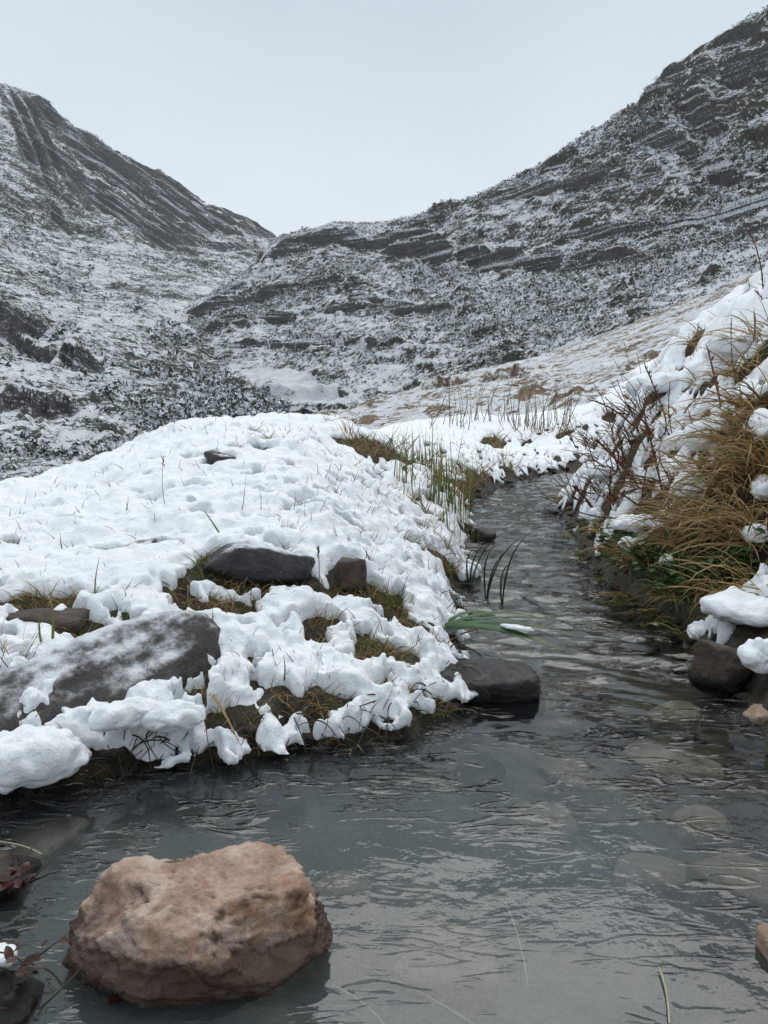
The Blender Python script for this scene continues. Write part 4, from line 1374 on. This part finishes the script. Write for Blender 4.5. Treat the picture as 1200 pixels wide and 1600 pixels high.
# little tufts in the bare hollows
tf = [(60, 930, 26, .07, .35, 'mixed tuft in the bare hollow at the left border'), (15, 1050, 34, .10, .55, 'yellow-green tuft at the left border beside the boulder'), (128, 955, 14, .05, .2, 'small brown tuft right of the left border hollow'),
      (350, 950, 22, .06, .5, 'green-brown tuft between the boulder and the flat rock'), (330, 1120, 40, .07, .05, 'brown tuft hanging under the snow edge below the boulder'), (435, 1075, 16, .05, .7, 'leafy tuft in a small hole of the front snow'),
      (520, 1080, 16, .05, .7, 'leafy tuft in the front snow near the bank corner'), (575, 895, 34, .07, .1, 'rust-brown tuft right of the small upright rock'), (605, 940, 36, .07, .7, 'dark green tuft in the bare hollow of the near bank'),
      (640, 1005, 20, .05, .15, 'brown tuft in the lower snow hole near the bank corner'), (545, 690, 30, .14, .35, 'brown-green tuft near the top of the left bank'), (612, 708, 34, .16, .8, 'green tuft right of the brown-green one near the bank top'),
      (440, 690, 14, .08, .1, 'brown tuft in the dark hole near the crest'), (400, 702, 12, .08, .3, 'brown tuft left of the dark crest hole'), (745, 752, 40, .20, .3, 'brown tuft on the bank where the stream narrows'),
      (795, 740, 34, .22, .45, 'yellow-green tuft at the far bend of the stream'), (770, 690, 22, .2, .1, 'brown tuft in the snow left of the far reeds'), (690, 860, 44, .10, .1, 'straw tuft under the snow edge beside the stream'),
      (665, 840, 40, .11, .15, 'pale brown tuft left of the straw tuft beside the stream'), (880, 680, 30, .25, .05, 'dark brown tuft below the far reeds'), (820, 695, 26, .2, .05, 'rusty tuft in the middle below the far reeds'),
      (285, 1060, 14, .04, .1, 'dark brown tuft at the right foot of the boulder'), (715, 900, 36, .10, .2, 'dry tuft at the snowy corner over the stream')]
tf += [(645, 735, 40, .15, .7, 'dark green tuft at the upper left of the mossy hollow'), (668, 750, 46, .16, .6, 'dense green tuft in the middle of the mossy hollow'), (705, 742, 46, .17, .5, 'brown-green tuft at the upper right of the mossy hollow'),
       (720, 758, 40, .16, .4, 'drooping brown tuft over the water beside the mossy hollow'), (640, 800, 40, .12, .3, 'straw tuft below the leftmost rush clump'), (675, 825, 46, .12, .3, 'straw tuft at the foot of the tall rush clump'),
       (600, 690, 24, .14, .6, 'green tuft on the bank top left of the green one'), (720, 880, 30, .09, .4, 'mixed wisp at the stream edge above the snowy corner')]
tf += [(650, 760, 40, .14, .4, 'mossy brown tuft in the left part of the bank hollow'), (700, 775, 46, .15, .5, 'mossy green tuft in the right part of the bank hollow'), (730, 775, 40, .16, .2, 'brown fringe hanging over the narrow stream'),
       (585, 1005, 14, .04, .3, 'brown wisp in the dark hole below the grassy hollow'), (680, 1010, 18, .05, .2, 'brown wisp at the snowy bank corner'), (480, 1110, 24, .05, .1, 'brown fringe under the front snow near the middle'),
       (640, 1095, 24, .05, .1, 'brown fringe under the front snow at the corner'), (220, 1140, 26, .05, .1, 'brown fringe under the front snow below the boulder'), (700, 930, 22, .08, .5, 'green wisp where the bank turns'),
       (650, 905, 18, .06, .5, 'green wisp right of the dark green tuft'), (675, 720, 26, .15, .7, 'green tuft above the mossy hollow'), (500, 720, 12, .07, .3, 'small wisp below the brown-green bank-top tuft')]
for px, py, n, L, g, lab in tf:
    tussock('grass_tuft', px, py, n, L, g, lab, group='tufts on the left bank', e0=(30, 88), e1=(0, 80), width=.003 if py > 800 else .006, radius=.03 if py > 800 else .07, mats=('stem_red' if 'rust' in lab else 'grass_dry', 'grass_green'))
# green rushes along the edge of the upper stream
for px, py, n, L, lab in [(655, 745, 26, .24, 'leafy green rush clump over the mossy hollow'), (725, 790, 22, .22, 'yellow-green rush clump leaning over the narrow stream'), (680, 770, 30, .24, 'dense green rush clump behind the tall one'),
                          (735, 850, 16, .13, 'low green rush clump at the waterline before the small black rock'), (625, 770, 12, .26, 'bright green rush clump leftmost at the stream edge'), (690, 800, 26, .30, 'tall green rush clump beside the mossy bank hollow'), (712, 815, 22, .26, 'green rush clump at the water edge right of the tall one'),
                          (660, 790, 14, .18, 'short rush clump between the two taller ones'), (700, 845, 14, .16, 'low rush clump below the tall ones at the stream edge')]:
    tussock('rush_clump', px, py, n, L, .7, lab, category='rushes', group='rushes along the upper stream', e0=(78, 92), e1=(70, 95), width=.006, radius=.06)
# frosted blades arching over the water
for px, py, tips, lab in [(760, 935, [(832, 832), (815, 850), (780, 850)], 'frosted dark blades arching over the stream by the bank corner'), (785, 940, [(838, 828), (808, 880)], 'pair of frosted blades rising from the stream'),
                          (735, 915, [(770, 850), (800, 830), (745, 860)], 'dry blades leaning over the stream from the snowy corner')]:
    p = spot(px, py)
    root = empty('arching_grass', tuple(p), label=lab, category='grass', group='blades arching over the stream')
    for k, (tx, ty) in enumerate(tips):
        s = Strands(nseed())
        tip = at_depth(tx, ty, p[1] - .05 + .04 * k) - p
        s.path(bez((0, 0, -.02), tip, 9, (-.02, 0, .035)), .0075, side=(1, .5, 0)); s.build('blade', M['grass_dark'], root)
# sword-shaped leaves lying over the wet rock
p = at_depth(704, 972, 1.60)
root = empty('sword_leaf_plant', tuple(p), label='plant with long green sword-shaped leaves bent over the wet rock', category='plant')
for k, (tx, ty, dy, w, hgt) in enumerate([(872, 1012, -.14, .030, .016), (905, 998, -.08, .018, .02), (845, 966, .04, .018, .02), (890, 1020, -.17, .014, .014), (1000, 1000, -.04, .010, .03), (780, 965, .05, .018, .02), (830, 1004, -.10, .026, .012)]):
    s = Strands(nseed())
    tip = at_depth(tx, ty, p[1] + dy) - p
    s.path(bez((-.01, .005 * k, -.01), tip, 12, (0, 0, hgt)), w, side=(.15, 1, .25), tint=.3 + .1 * k); s.build('leaf', M['iris'], root)
tip = at_depth(872, 1012, p[1] - .14)
a = bez(p, tip, 12, (0, 0, .016))[7]
sl = snow_clump((a[0], a[1], a[2] + .005), (.036, .008, .005), 330, 'thin strip of snow on the sword-shaped leaves', math.atan2(tip[1] - p[1], tip[0] - p[0]))
s = Strands(902)
s.path(bez((0, 0, -.02), at_depth(812, 1082, p[1] - .2) - p, 10, (.01, 0, .045)), .006, side=(.4, 1, 0)); o = s.build('grass_sprig', M['grass_dry'], None, label='pale dry blade arching over the wet rock to the water', category='grass'); o.location = tuple(p)

# --- dry reeds far along the stream
rc = [(690, 668, 5), (715, 665, 6), (752, 660, 6), (775, 662, 4), (800, 668, 7), (825, 672, 7), (845, 676, 8), (862, 672, 8), (880, 668, 5)]
rl = ['leftmost dry reed clump on the far bank', 'second dry reed clump from the left on the far bank', 'third dry reed clump from the left on the far bank', 'sparse dry reed clump in the middle of the far bank', 'fifth dry reed clump on the far bank',
      'sixth dry reed clump on the far bank', 'dense dry reed clump on the far bank', 'densest reddish reed clump at the right of the far bank', 'rightmost dry reed clump on the far bank']
for (px, py, n), lab in zip(rc, rl):
    p = spot(px, py)
    root = empty('reed_clump', tuple(p), label=lab, category='reeds', group='dry reeds on the far bank')
    for k in range(int(n * 1.8)):
        s = Strands(nseed()); rs = s.rs
        o = np.array([rs.normal() * .12, rs.normal() * .2, -.03])
        L = (py - (575 + 85 * rs.rand() ** .7)) / FPX * p[1]
        s.tube(bez(o, o + np.array([rs.normal() * .20 * L, rs.normal() * .1 * L, L + .03]), 7, (rs.normal() * .035, 0, 0)), .0045, .002, sides=4)
        s.build('stalk', M['reed'], root)

# short grass tips that just break the snow
s = Strands(950); rs = s.rs
n = 9000
r = np.exp(rs.uniform(math.log(1.1), math.log(9), n)); a = np.radians(rs.uniform(-30, 16, n))
x, y = r * np.sin(a), r * np.cos(a)
d = edge_d(x, y)
tm, sg = snow_t(x, y, d)
ok = np.nonzero((sg > .02) & (d > .01) & (rs.rand(n) < .30 + .7 * (d < .40)))[0][:2000]
zb = upper(x[ok], y[ok], d[ok]) + tm[ok] * .7
for i, z in zip(ok, zb):
    L = rs.uniform(.014, .042) * (.8 + r[i] * .22)
    s.path(s.arc((x[i], y[i], z - .006), rs.rand() * 6.28, L, rs.uniform(30, 90), rs.uniform(-10, 80), 4), .0017 * (.8 + r[i] * .3))
s.build('grass', M['grass_tip'], None, kind='stuff', label='short grass tips just breaking the snow of the left bank', category='grass')

# matted dead grass on the ground that the snow leaves bare
def turf(name, material, seed, want, label, lo, hi):
    s = Strands(seed); rs = s.rs
    n = 90000
    r = np.exp(rs.uniform(math.log(.98), math.log(9.5), n)); a = np.radians(rs.uniform(-40, 36, n))
    x, y = r * np.sin(a), r * np.cos(a)
    d = edge_d(x, y)
    tm, sg = snow_t(x, y, d)
    patch = fbm(x * 5, y * 5, seed * .37, 2)
    ok = np.nonzero((sg < .01) & (d > .0) & (patch > lo) & (patch < hi) & ((y > 1.55) | (x < .3)) & (y > .93))[0][:want]
    gz, _ = ground_z(x[ok], y[ok], d[ok])
    for i, z in zip(ok, gz):
        L = rs.uniform(.02, .055) * (.7 + .35 * r[i])
        az = rs.rand() * 6.28 if d[i] > .08 else -1.57 + rs.normal() * 1.1
        s.path(s.arc((x[i], y[i], z - .006), az, L, rs.uniform(10, 85), rs.uniform(-70, 50), 4, rs.normal() * .5), .0016 * (.7 + .5 * r[i]) * rs.uniform(.7, 1.4))
    s.build(name, M[material], None, kind='stuff', label=label, category='grass')


turf('dead_grass', 'grass_dry', 970, 6000, 'matted brown grass in the bare patches of both banks', -.06, 9)
turf('grass', 'grass_green', 971, 2600, 'short green grass in the bare patches of both banks', -9, .0)

# roots and dead grass hanging out of the dark front bank
s = Strands(960); rs = s.rs
L_ = np.array(LEFT[1:12])
seg = np.linalg.norm(np.diff(L_, axis=0), axis=1); cum = np.concatenate([[0], np.cumsum(seg)])
for _ in range(420):
    u = rs.rand() * cum[-1]
    o = np.array([np.interp(u, cum, L_[:, 0]), np.interp(u, cum, L_[:, 1]), 0])
    o[:2] += rs.normal(size=2) * .012 + np.array([-.01, .02])
    o[2] = rs.uniform(.0, .055)
    s.tube(s.arc(o, -1.5 + rs.normal() * .9, rs.uniform(.02, .085), rs.uniform(-20, 50), rs.uniform(-90, -20), 6, rs.normal()), .0014 * rs.uniform(.5, 1.4), .0006, sides=4)
s.build('roots', M['root'], None, kind='stuff', label='fine dark roots hanging from the wet front edge of the left bank', category='roots')

# gravel along the water's edge
D, Fi = ico_sphere(2)
rs = np.random.RandomState(77)
vv, ff, cc = [], [], []
nb = 0
for P_, cnt in ((np.array(LEFT[2:20]), 170), (np.array(RIGHT[1:15]), 190)):
    sg_ = np.linalg.norm(np.diff(P_, axis=0), axis=1); cu = np.concatenate([[0], np.cumsum(sg_)])
    for _ in range(cnt):
        u = rs.rand() ** (1.8 if P_[0, 0] < 0 else .55) * cu[-1]
        o = np.array([np.interp(u, cu, P_[:, 0]), np.interp(u, cu, P_[:, 1])]) + rs.normal(size=2) * .03
        dd = edge_d(o[:1], o[1:])
        if dd[0] > .03:
            continue
        z = ground_z(o[:1], o[1:], dd)[0][0]
        sz = rs.uniform(.006, .020) * (.8 + .25 * o[1])
        q = D * (1 + .25 * fbm(D[:, 0] * 1.5 + nb, D[:, 1] * 1.5, D[:, 2] * 1.5, 2))[:, None] * sz * np.array([1, rs.uniform(.6, 1), rs.uniform(.4, .7)])
        vv.append(q + np.array([o[0], o[1], max(z, -.03) + sz * .2])); ff.append(Fi + nb); nb += len(D); cc.append(np.full(len(D), rs.rand() * .4))
me = mesh_from('gravel', np.concatenate(vv), np.concatenate(ff))
set_attr(me, 'cavity', np.concatenate(cc))
link('gravel', me, M['rock_brown'], kind='stuff', label='small wet pebbles and gravel along the edges of the stream', category='gravel')

# --- debris at the left corner of the pool
for cx, cy, n, lab in [(30, 1545, 26, 'heap of wet dark red dead leaves in the left corner'), (22, 1400, 18, 'black wet leaves and twigs at the left border of the pool')]:
    p = on_water(cx, cy, .008)
    root = empty('leaf_heap', tuple(p), label=lab, category='leaves')
    rs = np.random.RandomState(nseed())
    for k in range(n):
        s = Strands(nseed())
        o = np.array([rs.normal() * .016 - .006, rs.normal() * .020, .004 + .016 * rs.rand()])
        az = rs.rand() * 6.28
        Lf = rs.uniform(.010, .022)
        s.path(s.arc(o, az, Lf, rs.uniform(10, 70), rs.uniform(-60, 10), 6), Lf * rs.uniform(.4, .7), shape='leaf', side=(math.sin(az), -math.cos(az), rs.normal() * .3), fold=.12)
        s.build('leaf', M['dead_leaf'], root)
    s = Strands(nseed())
    for k in range(7):
        s.tube(s.arc(np.array([rs.normal() * .02, rs.normal() * .025, .004]), rs.rand() * 6.28, .05, 30, -5, 6, 1), .0011, .0005, sides=4)
    s.build('twigs', M['root'], root, kind='stuff')
q = on_water(14, 1500, .02)
snow_clump((q[0] - .014, q[1] + .01, .016), (.015, .014, .009), 340, 'small melting snow lump on the heap of dead leaves', .2)
q = on_water(185, 1558, .002)
s = Strands(961)
for k in range(3):
    s.path(s.arc((0, 0, 0), k * 2.1, .011, 10, -5, 4), .008, shape='leaf', side=(math.sin(k * 2.1), -math.cos(k * 2.1), 0))
o = s.build('dead_leaf', M['dead_leaf'], None, label='tiny dark leaf afloat left of the pinkish stone', category='leaf'); o.location = tuple(q)
# straws drifting just under the surface
for i, (x0, y0, x1, y1, lab) in enumerate([(1030, 1512, 1046, 1600, 'pale straw floating at the bottom right of the pool'), (790, 1410, 825, 1540, 'faint straw under water in the middle of the pool'), (545, 1500, 740, 1600, 'long faint straw under water right of the pinkish stone'),
                                          (520, 1540, 600, 1600, 'short faint straw under water beside the pinkish stone'), (0, 1315, 65, 1335, 'pale straw at the left border behind the black leaves')]):
    zz = .004 if i in (0, 4) else -.012
    a, c = on_water(x0, y0, zz), on_water(x1, y1, zz)
    s = Strands(nseed())
    s.tube(bez((0, 0, 0), c - a, 6, (.003, .003, 0)), .0011, .0009, sides=5)
    o = s.build('straw', M['straw_pale'], None, label=lab, category='straw'); o.location = tuple(a)

# ------------------------------------------------------------------ cold moist air over the whole valley
bm = bmesh.new()
bmesh.ops.create_cube(bm, size=1.0)
me = bpy.data.meshes.new('haze'); bm.to_mesh(me); bm.free()
hz = link('haze', me, None, kind='stuff', label='thin cold haze filling the valley air', category='haze')
hz.location = (0, 0, 145); hz.scale = (5000, 5000, 330)
m, nt, out = new_mat('valley_haze')
pv = nt.nodes.new('ShaderNodeVolumePrincipled')
pv.inputs['Color'].default_value = (.90, .94, .97, 1)
pv.inputs['Density'].default_value = .00030
pv.inputs['Anisotropy'].default_value = .2
nt.links.new(pv.outputs[0], out.inputs['Volume'])
me.materials.append(m)
